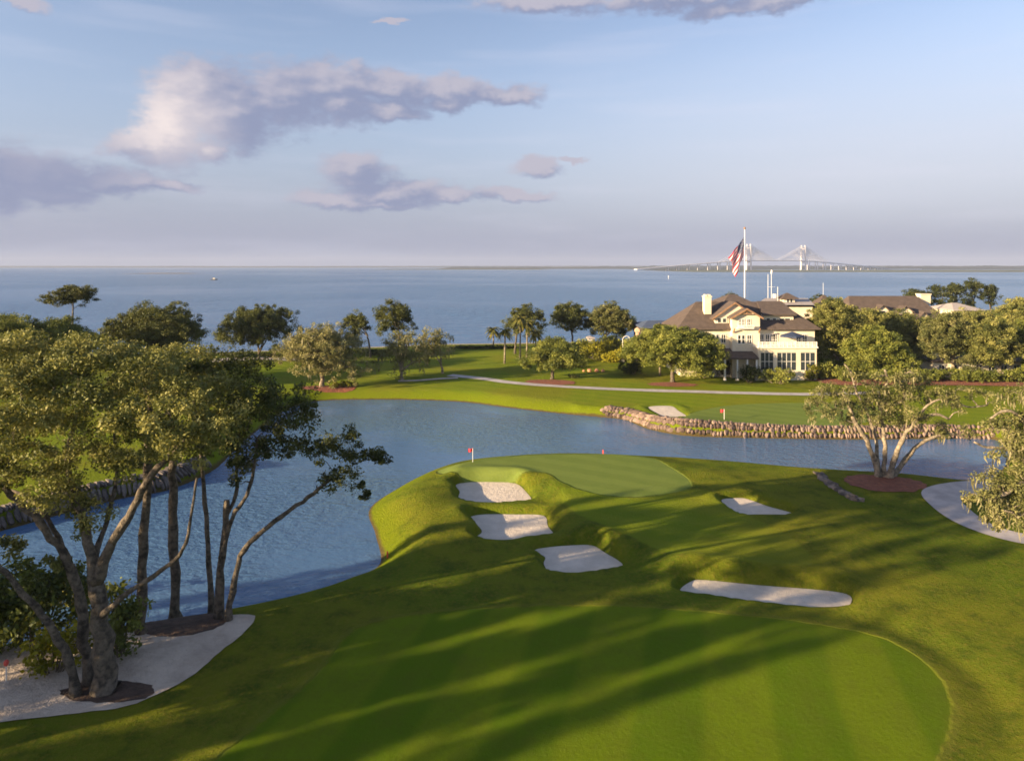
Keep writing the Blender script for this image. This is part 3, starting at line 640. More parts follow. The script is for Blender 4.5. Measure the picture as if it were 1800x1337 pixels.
px_tree('oak_tree', 'tall slim tree with straight pale trunk, nearer of the two poles by the shrubs', (252, 1112), [
    ([(250, 1112, 0), (251, 1000, 0), (257, 880, 0), (262, 790, 0), (262, 700, 0)], .36, .22)],
    [(262, 660, 60, 42), (225, 705, 44, 28, 1), (315, 690, 44, 30, -1), (262, 745, 46, 26, .5)], pal='oak', leaf=0.19, rc=0.7, dens=0.8, cover=1.7, seed=12, group=FG, tone=0.6)
px_tree('oak_tree', 'tall slim tree with straight pale trunk standing against the pond water', (310, 1082), [
    ([(309, 1082, 0), (308, 980, 0), (304, 880, 0), (303, 790, 0), (308, 690, 0)], .36, .24)],
    [(310, 640, 70, 40), (370, 670, 50, 34, 1), (260, 640, 50, 30, 2), (350, 725, 46, 30, -1), (305, 775, 40, 24, .5)], pal='oak', leaf=0.19, rc=0.7, dens=0.8, cover=1.7, seed=13, group=FG, tone=0.6)
px_tree('oak_tree', 'dark leaved oak forked low at the pond edge, one limb arching over the water', (392, 1084), [
    ([(386, 1084, 0), (386, 1000, 0), (396, 920, 0), (400, 880, 0)], .30, .20),
    ([(396, 912, 0), (414, 868, .3), (416, 810, .4), (420, 760, .6)], .15, .09),
    ([(390, 980, -.3), (408, 910, -.5), (434, 870, -.6), (446, 825, -.8), (452, 770, -1)], .18, .08),
    ([(402, 1083, -.4), (412, 1020, -.5), (430, 965, -.6), (470, 925, -.8), (520, 890, -1), (560, 860, -1), (582, 838, -1)], .24, .11)],
    [(455, 735, 62, 40, 0, 2.5), (515, 745, 42, 40, .5, 2), (500, 700, 48, 26, 1, 2), (430, 690, 60, 36, 1, 2.5), (395, 640, 60, 34, 1.5, 2.5), (455, 650, 40, 22, 1.5, 2), (440, 790, 40, 26, -1, 1.6), (392, 770, 44, 34, 0, 2),
     (590, 800, 34, 34, -1, 1.5), (625, 765, 24, 20, -1, 1.1), (628, 815, 30, 28, -1, 1.3), (668, 802, 16, 16, -1, .7), (600, 845, 42, 22, -1, 1.2), (638, 862, 10, 18, -1, .5), (545, 715, 14, 16, .5, .8), (480, 790, 40, 24, 0, 1.6), (420, 830, 26, 18, -.5, 1.2), (540, 775, 22, 22, 0, 1.2), (560, 790, 18, 16, -.5, 1)],
    pal='dark', leaf=0.20, rc=0.58, dens=0.8, cover=1.6, seed=14, group=FG, twigs=0.6, bark='bark', tone=0.42)
px_tree('oak_tree', 'sunlit olive crowned oak at the rear of the near left shore', (372, 1076), [
    ([(372, 1070, 0), (366, 960, .5), (358, 860, 1), (352, 780, 1), (340, 700, 1)], .2, .1)],
    [(365, 700, 62, 40), (415, 735, 38, 26, -1), (300, 660, 50, 30, 1), (340, 760, 44, 24)], pal='oak', leaf=0.19, rc=0.66, dens=0.8, cover=1.7, seed=15, group=FG, tone=0.62)

# trees standing beyond the left edge of the view; their long shadows cross the fairway
OFF = []  # unseen rows; crowns shaped narrow, with gaps that let streaks of light through
for ri, (p, wd, rn) in enumerate([(31.0, 1.0, 'outermost row toward the viewer'), (34.6, 1.4, 'second row from the viewer'), (38.5, 2.0, 'third row from the viewer'), (42.3, .8, 'thin fourth row'), (46.6, 2.5, 'fifth row from the viewer'), (52.8, 2.7, 'sixth row from the viewer'), (57.6, .7, 'last thin row by the pond')]):
    for ci, (x, h_, cn) in enumerate([(-47, 23.5, 'nearest tree'), (-60, 23, 'second tree'), (-76, 24, 'third tree'), (-95, 25, 'rearmost tree')]):
        if (p > 57 and ci in (0, 3)) or (p < 32 and ci == 0) or (p == 42.3 and ci == 1): continue
        if p > 45: h_ = (17, 20, 23.5, 25)[ci]
        r_ = random.Random(ri * 10 + ci); xx = x + r_.uniform(-2, 2); OFF.append((xx, (p + r_.uniform(-.35, .35) + .445 * xx) / .895, h_, wd * r_.uniform(1.0, 1.3), '%s of the %s of oaks outside the view' % (cn, rn)))
OFF.append((-43, 27.4, 15, 2.6, 'short dense oak just outside the view behind the big sand oak'))
for i, (x, y, hgt, wd, lb) in enumerate(OFF):
    rnd = random.Random(40 + i); z0 = Z(x, y); bl = []
    for k in range(13):
        a = k * 2.4 + rnd.random(); r = wd * rnd.uniform(.2, .75)
        bl.append(((x + math.cos(a) * r, y + math.sin(a) * r, z0 + hgt * (.26 + .66 * (k + rnd.random()) / 13)), (wd * (.42 + .35 / wd), wd * (.42 + .1 / wd), hgt * .075)))
    tops = [([(x, y, z0 - .2), (x + .3, y, z0 + hgt * .25), (x - .2, y + .3, z0 + hgt * .42)], .5, .33)] + [([(x - .2, y + .3, z0 + hgt * .42), tuple(bl[k][0])], .26, .1) for k in (0, 3, 5)]
    make_tree('oak_tree', lb,
              (x, y, z0), tops, bl, pal='oak', leaf=0.36, rc=1.0, dens=0.8, cover=2.2, seed=60 + i, group='oaks beyond the left edge')

# the many stemmed oak on the near bank to the right
px_tree('oak_tree', 'gnarled pale limbed oak with many low stems in the oval mulch bed', (1553, 838), [
    ([(1544, 838, 0), (1534, 800, 0), (1518, 765, -.3), (1500, 735, -.6), (1488, 700, -.8)], .38, .16),
    ([(1547, 838, .3), (1542, 800, .6), (1538, 768, 1), (1528, 730, 1.5)], .28, .13),
    ([(1553, 839, 0), (1556, 795, .2), (1552, 750, .4), (1545, 700, .5), (1560, 672, .5), (1555, 650, 0)], .30, .10),
    ([(1562, 839, -.2), (1576, 800, -.4), (1590, 768, -.5), (1612, 738, -.8), (1645, 728, -1), (1668, 736, -1)], .36, .12),
    ([(1568, 838, .3), (1592, 805, .4), (1625, 775, .6), (1670, 762, .8), (1705, 772, 1)], .34, .10),
    ([(1535, 755, 0), (1520, 715, 0), (1506, 690, 0), (1496, 655, 0), (1484, 640, 0)], .18, .06),
    ([(1545, 750, .3), (1560, 720, 0), (1590, 700, 0), (1580, 668, 0), (1600, 652, 0)], .16, .06),
    ([(1612, 738, -.8), (1630, 712, -.6), (1665, 700, -.5), (1700, 715, -.4), (1735, 712, -.3)], .16, .07)],
    [(1460, 700, 38, 18, 0, 2.2), (1440, 728, 24, 16, -.5, 1.4), (1500, 690, 34, 20, 0, 2), (1540, 712, 38, 22, 0, 2.2), (1590, 690, 40, 20, 0, 2.2), (1560, 740, 34, 14, .5, 1.8), (1640, 700, 36, 16, 0, 2),
     (1695, 690, 32, 12, 0, 1.8), (1735, 700, 28, 12, 0, 1.6), (1670, 752, 36, 12, .8, 1.5), (1580, 662, 30, 14, 0, 1.6), (1500, 660, 20, 12, 0, 1.2), (1706, 765, 20, 9, 1, 1), (1610, 735, 30, 14, 0, 1.8), (1480, 722, 34, 20, .6, 1.8), (1560, 700, 44, 24, 1, 2), (1520, 735, 30, 16, 0, 1.6), (1620, 680, 36, 18, .5, 2), (1450, 685, 24, 14, 0, 1.4), (1660, 712, 36, 16, -.5, 2), (1580, 725, 36, 18, -.8, 1.8), (1430, 712, 18, 14, 0, 1.2), (1640, 765, 30, 12, .5, 1.2), (1545, 672, 30, 16, 0, 1.6)],
    pal='pale', bark='palebark', leaf=0.2, rc=0.56, dens=0.58, cover=1.4, seed=21, moss=0.2, twigs=0.7, rmax=.14, twist=.2, tone=0.36, mosslen=(.4, 1.3), r_tip=.05)
# the oak entering at the right edge
gb = ground(1872, 985)
px_tree('oak_tree', 'moss draped oak reaching in from the edge over the curved path', (1872, 985), [
    ([(1872, 985, 0), (1866, 930, 0), (1850, 880, 0)], .5, .36),
    ([(1850, 880, 0), (1800, 850, -.5), (1765, 868, -1), (1730, 880, -1)], .28, .09),
    ([(1850, 880, 0), (1810, 820, .5), (1775, 790, .5), (1735, 786, .5), (1712, 776, .5)], .24, .07),
    ([(1850, 880, 0), (1840, 800, 1), (1800, 740, 1), (1770, 722, 1), (1740, 735, 1)], .26, .08),
    ([(1860, 920, -1), (1830, 905, -2), (1795, 905, -2), (1760, 895, -2)], .2, .07)],
    [(1790, 745, 44, 26, 1, 2), (1835, 700, 60, 34, 1, 2.5), (1775, 800, 38, 24, .5, 1.8), (1740, 838, 30, 20, 0, 1.5), (1725, 880, 20, 22, -1, 1.2), (1780, 850, 40, 26, 0, 1.8), (1790, 905, 44, 18, -2, 1.8), (1750, 915, 26, 12, -2, 1.2), (1850, 800, 60, 60, 1, 3), (1875, 900, 50, 30, 0, 2.5), (1880, 740, 60, 50, 0, 3), (1810, 770, 50, 34, 0, 2.2), (1765, 870, 34, 24, -.5, 1.6), (1800, 880, 44, 26, 0, 2), (1770, 760, 34, 22, .5, 1.6), (1820, 840, 40, 30, -.5, 2)],
    pal='pale', bark='palebark', leaf=0.2, rc=0.62, dens=0.72, cover=1.4, seed=22, moss=0.28, twigs=0.8, tone=0.45, mosslen=(.4, 1.2), r_tip=.05, twist=.18)

# ---- trees across the pond
A = auto_tree; LB = 'trees on the far left land'
A('oak_tree', 'dark rounded oak behind the foreground crowns at the far left shore', (40, 700), (-60, 545, 95, 660), 101, group=LB, pal='green', n=9)
A('oak_tree', 'broad dark oak low on the far left shore between its neighbours', (95, 700), (30, 560, 130, 655), 117, group=LB, pal='green', n=8)
A('oak_tree', 'low bushy oak below the tall umbrella pine', (140, 690), (66, 552, 178, 650), 102, group=LB, pal='green', n=7)
A('oak_tree', 'wide domed dark oak on the shoreline between pine and spreading oak', (275, 668), (183, 530, 362, 640), 103, group=LB, pal='dark', n=10, tone=0.6)
A('oak_tree', 'flat layered dark oak on the shore with sea behind its trunks', (455, 632), (380, 533, 530, 612), 104, group=LB, pal='dark', n=9, forks=4, fork_h=.12, dens=.62, tone=.5)
A('oak_tree', 'pale golden oak with single short trunk in a mulch bed by the water', (566, 680), (486, 570, 642, 665), 105, pal='pale', bark='palebark', n=10, forks=5, fork_h=.33, r0=.5, dens=.6, cover=1.5, rc=.75, tone=.72, moss=.08, r_tip=.05)
A('oak_tree', 'thin leaning dark oak behind the golden oak', (652, 628), (597, 546, 650, 606), 106, pal='dark', n=6, fork_h=.45, r0=.3, tone=.6)
A('oak_tree', 'tall ragged dark oak top behind the mossy grey oak', (706, 650), (652, 528, 728, 600), 107, pal='dark', n=7, fork_h=.4, r0=.4, tone=.6, dens=.6)
A('oak_tree', 'half bare mossy grey oak leaning over the small sand patch', (705, 668), (660, 580, 760, 655), 108, pal='pale', bark='palebark', n=8, forks=4, fork_h=.18, r0=.45, dens=.42, cover=1.1, moss=.3, tone=.5, r_tip=.06)
A('oak_tree', 'spiky mossy oak with drooping tufts right of the grey oak', (778, 656), (728, 576, 798, 640), 109, pal='pale', bark='palebark', n=6, forks=3, fork_h=.2, r0=.3, dens=.5, cover=1.2, moss=.3, tone=.5, r_tip=.06)
A('oak_tree', 'tall dark oak behind the group of palms', (905, 622), (882, 533, 962, 600), 110, pal='dark', n=7, fork_h=.4, r0=.3, dens=.6, tone=.6)
A('oak_tree', 'open crowned dark oak with sea showing through beneath', (1006, 616), (962, 530, 1042, 588), 111, pal='dark', n=8, fork_h=.35, r0=.35, dens=.55, tone=.55)
A('oak_tree', 'olive oak behind the yellow shrubs left of the clubhouse', (1062, 618), (1026, 532, 1118, 596), 112, pal='pale', n=9, fork_h=.3, r0=.4, tone=.2, dens=.7)
A('oak_tree', 'smaller grey leaved oak behind the white arch', (1095, 612), (1072, 552, 1120, 592), 113, pal='green', n=6, fork_h=.3, r0=.3, tone=.5)
A('oak_tree', 'low dark spreading oak standing alone beside the cart path', (970, 666), (922, 596, 1030, 648), 114, pal='green', n=9, forks=3, fork_h=.3, r0=.38, tone=.4, lowcut=.8)
A('oak_tree', 'broad dense oak on the lawn before the left half of the clubhouse', (1182, 671), (1094, 574, 1268, 657), 115, pal='green', n=12, forks=4, fork_h=.28, r0=.5, tone=.55, lowcut=.9, cover=2.4)
RG = 'oaks along the right side of the clubhouse'
for i, (b, bx, sd, pal, tn, lb) in enumerate([
    ((1474, 656), (1408, 520, 1525, 655), 120, 'oak', .62, 'tall olive oak touching the right corner of the clubhouse'),
    ((1556, 664), (1478, 572, 1606, 672), 121, 'green', .5, 'wide low oak whose foliage reaches the mulch border'),
    ((1590, 640), (1525, 548, 1640, 640), 122, 'oak', .5, 'oak behind the wide low oak, roofs showing above it'),
    ((1678, 664), (1610, 548, 1715, 640), 123, 'pale', .2, 'oak with two pale crossing trunks before the cream wall'),
    ((1760, 668), (1690, 560, 1800, 645), 124, 'oak', .5, 'oak with slender pale stems over the right end of the hedge'),
    ((1720, 630), (1650, 538, 1760, 630), 125, 'oak', .55, 'upper oak crown between brown roofs and far pines'),
    ((1800, 640), (1740, 516, 1860, 640), 126, 'oak', .6, 'tall sunlit oak at the right edge above the cream wall'),
    ((1840, 668), (1785, 556, 1890, 650), 127, 'green', .5, 'oak cut off by the right edge beside the hedge'),
    ((1524, 632), (1480, 536, 1560, 620), 128, 'oak', .55, 'round oak top under the dormered brown roof')]):
    A('oak_tree', lb, b, bx, sd, pal=pal, tone=tn, group=RG, n=11, r0=.42, forks=4, cover=2.2, lowcut=.7, bark='palebark' if i in (0, 3, 4) else 'bark', fork_h=.3)
# far pines beyond the roofs and the umbrella pine on the left
def pine(label, bx, by, top, width, tiers, seed, Y, group=None, lean=0):
    x, _, _ = AT(bx, HY + 1, Y); z0 = Z(x, Y); s = F / Y; zt = H - (top - HY) / s; rnd = random.Random(seed); bl = []
    hh = zt - z0
    for i in range(tiers):
        u = i / max(1, tiers - 1); w = width / s * rnd.uniform(.28, .4)
        bl.append(((x + lean * .7 + rnd.uniform(-1, 1) * width / s * .45, Y + rnd.uniform(-1.5, 1.5), zt - hh * 0.04 - u * hh * by), (w, w, hh * .045 + .35)))
    make_tree('pine_tree', label, (x, Y, z0), [([(x, Y, z0 - .2), (x + lean * .3, Y, z0 + hh * .5), (x + lean * .8, Y, zt - hh * .07)], .32, .12)], bl, pal='pine', bark='bark', leaf=max(.22, Y * .002), rc=.8, dens=.9, cover=1.8, seed=seed, group=group, flat=.5, tone=.6, cat='tree')
pine('tall umbrella pine rising alone against the sea on the left', 128, .13, 504, 78, 9, 131, 150)
PG = 'dark pines far beyond the roofs'
for i, (bx, box, lb) in enumerate([(1605, (1586, 506, 1628, 545), 'flat dark pine, first of the far pines beyond the roofs'), (1650, (1632, 499, 1672, 548), 'second dark pine beyond the brown roofs'), (1680, (1660, 497, 1702, 545), 'dark pine beyond the roofs beside the tallest one'),
                                   (1712, (1690, 490, 1730, 545), 'tallest dark pine beyond the roofs at the right'), (1742, (1722, 500, 1756, 540), 'last dark pine of the far pines, lowest crown')]):
    A('pine_tree', lb, (bx, 574), box, 140 + i, pal='pine', group=PG, n=7, depth=.8, tone=.5, rc=1.4, fork_h=.4)
for i, (bx, tp, wd, lb) in enumerate([(1272, 517, 36, 'dark treetop behind the ridge just left of the flagpole'), (1440, 519, 22, 'small dark treetop between the pale roof and brown roof')]):
    pine(lb, bx, .2, tp, wd, 6, 150 + i, 200)

# ---- palms
def palm(label, base_px, top_y, r=2.0, seed=0, group='cabbage palms beyond the pond', Y=None, nf=40):
    g = ground(*base_px); rnd = random.Random(seed); zt = H - (top_y - HY) * g.y / F - r * .35
    root = empty('palm_tree', g, label, 'palm tree', group); h_ = zt - g.z; r *= 1.2
    MB().tube([(0, 0, -.2), (.05, 0, h_ * .35), (.1, 0, h_ * .7), (.05, 0, h_)], [.26, .2, .19, .22], 8).build('trunk', M['palebark'], root, True)
    V = []; Q = []; tn = []
    for k in range(nf):
        a = k * 2.4; e = rnd.uniform(-.55, 1.25); L = r * rnd.uniform(.85, 1.1); ax = np.array([math.cos(a), math.sin(a), 0]); sd = np.array([-ax[1], ax[0], 0])
        prev = None
        for j in range(6):
            u = j / 5; p = np.array([.05, 0, h_]) + ax * L * u * math.cos(e * (1 - .4 * u)) + np.array([0, 0, L * (math.sin(e) * u - .75 * u * u)])
            w = .30 * math.sin(math.pi * (0.12 + .86 * u)) + .03; cur = len(V); dz = np.array([0, 0, -.45 * w])
            V += [p - sd * w + dz, p, p + sd * w + dz]
            if prev is not None: Q += [[prev, prev + 1, cur + 1, cur], [prev + 1, prev + 2, cur + 2, cur + 1]]; t_ = rnd.random(); tn += [t_, t_]
            prev = cur
    mesh_obj('frond', np.array(V), [np.array(Q)], M['palm'], root, attrs={'tone': ('FACE', tn)}).name = 'crown'
palm('short dark palm standing alone against the sea', (867, 612), 574, 2.3, 1)
palm('sunlit palm with pale trunk, second from the shore', (887, 639), 577, 1.9, 2)
palm('tall palm rising before the dark oak', (914, 634), 556, 2.2, 3)
palm('bushy palm right of the tall palm', (926, 628), 562, 2.4, 4)
palm('slim palm half hidden by the low dark oak', (941, 632), 580, 2.0, 5)
palm('tiny yellow green palm beside the blue roof', (1160, 660), 568, 1.6, 6)

# ---- shrubs and hedges
def shrub(label, base_px, wpx, hpx, pal, seed, leaf=None, group=None, name='shrub', n=5, cover=2.0, cat='shrub', dr=1.0, tone=.5, narrow=.6):
    g = ground(*base_px); s = F / g.y; w = wpx / s; h_ = hpx / s; rng = np.random.default_rng(seed); root = empty(name, g, label, cat, group); bl = []
    for i in range(n):
        bl.append((((i + .5) / n - .5) * w * .75, rng.uniform(-.2, .2) * w * dr, h_ * rng.uniform(.42, .6)))
    bl = [(b, (w / n * .9 + w * .08, max(.5, min(w * .35, 1.6) * dr), h_ * .42)) for b in bl]
    lf = leaf or max(.2, g.y * .0021); C, R, _ = clumps(bl, max(.28, h_ * .2), rng, .9, 1.0); per = max(8, int(cover * 3.1 * R.mean() ** 2 / (lf * lf * narrow)))
    C[:, 2] = np.maximum(C[:, 2], .15); V, Q = leaf_mesh(C, R, per, lf, rng, .9, up=.3, narrow=narrow); V[:, 2] = np.maximum(V[:, 2], 0.01)
    mesh_obj('foliage', V, [Q], M[pal], root, attrs={'tone': ('FACE', np.clip(np.repeat(tone + rng.normal(size=len(C)) * .17, per) + .12 * rng.normal(size=len(Q)), 0, 1))})
    mb = MB()
    for c in C[::max(1, len(C) // 14)]: mb.tube([(c[0] * .3, c[1] * .3, -.1), (c[0] * .7, c[1] * .7, c[2] * .5), tuple(c)], [.05, .04, .02], 5)
    mb.build('stem', M['darkbark'], root); return root
shrub('big dark broad leaved shrub behind the leaning oak stems', (55, 1128), 190, 135, 'green', 201, .3, n=5, tone=.25)
shrub('dark shrub at the left edge beside the red topped post', (-20, 1150), 100, 120, 'green', 202, .3, n=3, tone=.25)
shrub('bright yellow green shrub with sprawling shoots on the sand', (95, 1180), 110, 85, 'lime', 203, .27, n=5, cover=.9, tone=.6)
shrub('round dark shrub right of the big oak trunk', (212, 1150), 75, 135, 'green', 204, .28, n=3, tone=.35)
shrub('small green shrub between the oak stems', (120, 1080), 70, 70, 'lime', 205, .27, n=3, cover=1.2, tone=.4)
YG = 'yellow shrubs left of the clubhouse'
for i, (x, y, w, h_, pal, tn, lb) in enumerate([(1052, 632, 50, 36, 'lime', .35, 'long lime hedge under the olive oak'), (1082, 636, 40, 20, 'lime', .9, 'low bright yellow shrub in the middle of the bed'), (1104, 634, 34, 30, 'lime', .7, 'yellow shrub climbing toward the white arch'),
                                                (1126, 630, 34, 30, 'lime', .5, 'yellow green shrub nearest the big lawn oak'), (1026, 630, 34, 34, 'green', .7, 'green shrub at the left end of the yellow bed'), (1075, 622, 40, 34, 'green', .6, 'green shrub behind the bright yellow ones')]):
    shrub(lb, (x, y), w, h_, pal, 210 + i, group=YG, n=4, tone=tn)
CG = 'shrubs round the clubhouse terrace'
for i, (x, y, w, h_, pal, tn, lb) in enumerate([(1368, 674, 48, 25, 'green', .75, 'clipped low hedge before the glazed room'), (1318, 672, 28, 29, 'dark', .4, 'dark shrub at the left end of the glazed room'), (1345, 668, 30, 25, 'dark', .5, 'dark shrub under the middle windows'),
                                                (1428, 669, 22, 29, 'lime', .2, 'lime shrub at the right corner of the glazed room'), (1452, 666, 34, 31, 'green', .8, 'round green shrub in the red mulch'), (1256, 662, 40, 39, 'dark', .35, 'dark shrub beside the porch'), (1232, 664, 26, 31, 'green', .5, 'green shrub before the low cream wall'),
                                                (1110, 657, 40, 27, 'dark', .3, 'dark shrub in the shade under the broad oak'), (1486, 670, 30, 25, 'green', .5, 'shrub between mulch border and tall olive oak')]):
    shrub(lb, (x, y), w, h_, pal, 220 + i, group=CG, n=3, tone=tn)
for i, (x, w, lb) in enumerate([(1630, 80, 'dark hedge section left of the crossing trunks'), (1710, 90, 'dark hedge section before the cream wall'), (1795, 90, 'dark hedge section at the right edge'), (1560, 60, 'dark hedge section beneath the wide low oak')]):
    shrub(lb, (x, 670), w, 22, 'green', 240 + i, group='hedge along the mulch border', name='hedge', n=6, tone=.4, cat='hedge')
for i, (x, y, w, h_, lb) in enumerate([(590, 681, 16, 10, 'tiny yellow shrub in the golden oak mulch bed'), (606, 680, 16, 11, 'small yellow green shrub at the right of the golden oak trunk'), (622, 679, 12, 8, 'lowest shrub at the bed end by the golden oak')]):
    shrub(lb, (x, y), w, h_, 'lime', 250 + i, n=2, group='shrubs in the golden oak bed', tone=.4)
shrub('dark hedge line along the shore under the layered oak', (440, 629), 130, 10, 'dark', 260, name='hedge', n=9, cat='hedge', dr=.3, tone=.3)
shrub('low dark scrub along the shore behind the palms', (850, 613), 120, 6, 'dark', 261, name='hedge', n=9, cat='hedge', dr=.3, tone=.3)
shrub('low scrub on the shore behind the mossy oaks', (668, 624), 90, 12, 'dark', 262, name='hedge', n=7, cat='hedge', dr=.3, tone=.5)
shrub('clump of scrub hanging over the shaded stone bank', (238, 850), 60, 34, 'dark', 263, n=3, tone=.4)
shrub('small dark shrub on the lawn past the low oak', (1008, 664), 14, 7, 'dark', 264, n=2, tone=.5)
# ---------------------------------------------------------------- stone banks
def stone_material(name, a, b_):
    m, q, out = material(name); P = q.n('ShaderNodeTexCoord').outputs['Object']; tone = q.n('ShaderNodeAttribute', {'attribute_name': 'tone'}).outputs['Fac']
    c = q.mix(tone, (*a, 1), (*b_, 1)); c = q.mix(q.math('MULTIPLY', q.smooth(q.noise(P, 2.5, 5.0, .65), .4, .7), .5), c, tuple(v * .45 for v in a) + (1,))
    bs = q.n('ShaderNodeBsdfPrincipled', None, Base_Color=c, Roughness=0.9)
    q.set(bs.inputs['Normal'], q.n('ShaderNodeBump', None, Strength=1.0, Distance=.12, Height=q.noise(P, 3.5, 5.0, .6)).outputs[0])
    q.nt.links.new(bs.outputs[0], out.inputs[0]); return m
M['stone'] = stone_material('bank_stone', (0.10, 0.065, 0.050), (0.33, 0.235, 0.18))
M['greyshadestone'] = stone_material('grey_shade_stone', (0.07, 0.055, 0.048), (0.22, 0.185, 0.155))  # left bank's shade is put into this darker colour; rubble is simply grey
def stones(name, line, rows, up_w, size, mat, label, seed, skew=0.6, cat='stone bank'):
    rng = np.random.default_rng(seed); L = np.array(line); seg = np.r_[0, np.cumsum(np.hypot(*np.diff(L, axis=0).T))]; tot = seg[-1]
    V = []; Fc = []; tn = []
    base = np.array([(-1, -1, -1), (1, -1, -1), (1, 1, -1), (-1, 1, -1), (-1, -1, 1), (1, -1, 1), (1, 1, 1), (-1, 1, 1), (0, 0, 1.25), (0, -1.25, 0), (0, 1.25, 0), (1.2, 0, 0), (-1.2, 0, 0)]) * 1.0
    base[:8] *= .82
    fcs = [(4, 5, 8), (5, 6, 8), (6, 7, 8), (7, 4, 8), (0, 1, 9), (1, 5, 9), (5, 4, 9), (4, 0, 9), (2, 3, 10), (3, 7, 10), (7, 6, 10), (6, 2, 10), (1, 2, 11), (2, 6, 11), (6, 5, 11), (5, 1, 11), (3, 0, 12), (0, 4, 12), (4, 7, 12), (7, 3, 12), (3, 2, 1, 0)]
    for r in range(rows):
        s_ = rng.random() * size
        while s_ < tot:
            w = size * rng.uniform(.5, 1.7); v = (r + .5) / rows * up_w + rng.uniform(-.1, .1); sp = s_ + w / 2 + v * skew
            x = np.interp(sp, seg, L[:, 0]); y = np.interp(sp, seg, L[:, 1]); x2 = np.interp(sp + .3, seg, L[:, 0]); y2 = np.interp(sp + .3, seg, L[:, 1])
            tg = np.array([x2 - x, y2 - y]); n_ = np.hypot(*tg)
            if n_ < 1e-4: s_ += w; continue
            tg /= n_; nn = np.array([-tg[1], tg[0]])
            if sdf(np.array([x + nn[0]]), np.array([y + nn[1]]), POND, 9)[0] < 0: nn = -nn
            p = np.array([x, y]) + nn * v; z = Z(*p); z2 = Z(*(p + nn * .5)); sl = (z2 - z) / .5
            ex = np.array([tg[0] + nn[0] * skew, tg[1] + nn[1] * skew, 0]); ey = np.array([nn[0], nn[1], sl]); ey /= np.linalg.norm(ey); ez = np.array([-sl * nn[0], -sl * nn[1], 1]); ez /= np.linalg.norm(ez)
            B = base * (1 + rng.normal(size=base.shape) * .13) * np.array([w * .46, up_w / rows * .56 * rng.uniform(.8, 1.2), rng.uniform(.16, .32)])
            k = len(V); V += [tuple(np.array([p[0], p[1], z + .05]) + ex * b[0] + ey * b[1] + ez * b[2]) for b in B]
            Fc += [tuple(k + i for i in f) for f in fcs]; tn += [rng.random()] * len(fcs); s_ += w
    o = mesh_obj(name, V, Fc, mat, attrs={'tone': ('FACE', tn)}); return tag(o, label, cat)
ra = REV_A[:-4]
stones('stone_bank', ra, 3, 2.0, .5, M['stone'], 'long pinkish stone bank holding up the far green at the water', 5)
stones('stone_bank', REV_B, 2, 2.2, .45, M['greyshadestone'], 'shaded grey stone bank under the bright grass on the left of the pond', 6)
LG = [ground(x, y) for x, y in [(1432, 830), (1440, 842), (1455, 853), (1472, 865), (1490, 875), (1504, 882)]]
rng = np.random.default_rng(3)
LGp = np.array([[g.x, g.y] for g in LG])
rk = stones('rubble_row', LGp, 2, .9, .55, M['greyshadestone'], 'short row of weathered grey rubble stones lying in the shaded slope', 8, cat='stones')

# ---------------------------------------------------------------- clubhouse and the buildings beside it
def plain(name, col, rough=.7, metal=0.0, spec=None):
    m, q, out = material(name); b = q.n('ShaderNodeBsdfPrincipled', None, Base_Color=(*col, 1), Roughness=rough, Metallic=metal); q.nt.links.new(b.outputs[0], out.inputs[0]); return m
M['cream'] = simple('cream_render', (0.70, 0.61, 0.45), .85, .05, .6)
M['white'] = simple('white_trim', (0.74, 0.71, 0.64), .6, .03, 1.0)
M['glass'] = plain('window_glass', (0.035, 0.045, 0.055), .08)
M['navy'] = simple('navy_canvas', (0.03, 0.045, 0.09), .8, .1, 2.0)
M['peach'] = simple('peach_render', (0.62, 0.42, 0.27), .85, .06, .8)
M['dark'] = M['dark']; M['dark_wood'] = simple('dark_timber', (0.06, 0.045, 0.035), .8, .1, 2.0)  # dark timber for the porch doors and the blue roofed building's walls
M['timber'] = simple('brown_timber', (0.28, 0.16, 0.085), .8, .12, 2.0)
def roof_material(name, a, b_):
    m, q, out = material(name); P = q.n('ShaderNodeTexCoord').outputs['Object']; sp = q.n('ShaderNodeSeparateXYZ', None, Vector=P)
    n = q.noise(P, 1.1, 5.0, .7); c = q.mix(q.smooth(n, .3, .7), (*a, 1), (*b_, 1))
    n2 = q.noise(q.vec('MULTIPLY', P, (6, 6, 9)), 1.0, 2.0, .5); c = q.mix(q.math('MULTIPLY', q.smooth(n2, .4, .7), .4), c, tuple(v * .6 for v in a) + (1,))
    row = q.math('SINE', q.math('MULTIPLY', sp.outputs[2], 2 * math.pi / .28))
    bs = q.n('ShaderNodeBsdfPrincipled', None, Base_Color=c, Roughness=0.9); q.set(bs.inputs['Normal'], q.n('ShaderNodeBump', None, Strength=.6, Distance=.05, Height=q.math('ADD', row, n2)).outputs[0])
    q.nt.links.new(bs.outputs[0], out.inputs[0]); return m
M['roof'] = roof_material('brown_shingles', (0.078, 0.056, 0.045), (0.125, 0.092, 0.072))
M['greyroof'] = roof_material('pale_grey_roof', (0.36, 0.31, 0.28), (0.46, 0.40, 0.36))
M['blueroof'] = roof_material('blue_slate_roof', (0.05, 0.075, 0.13), (0.075, 0.10, 0.16))

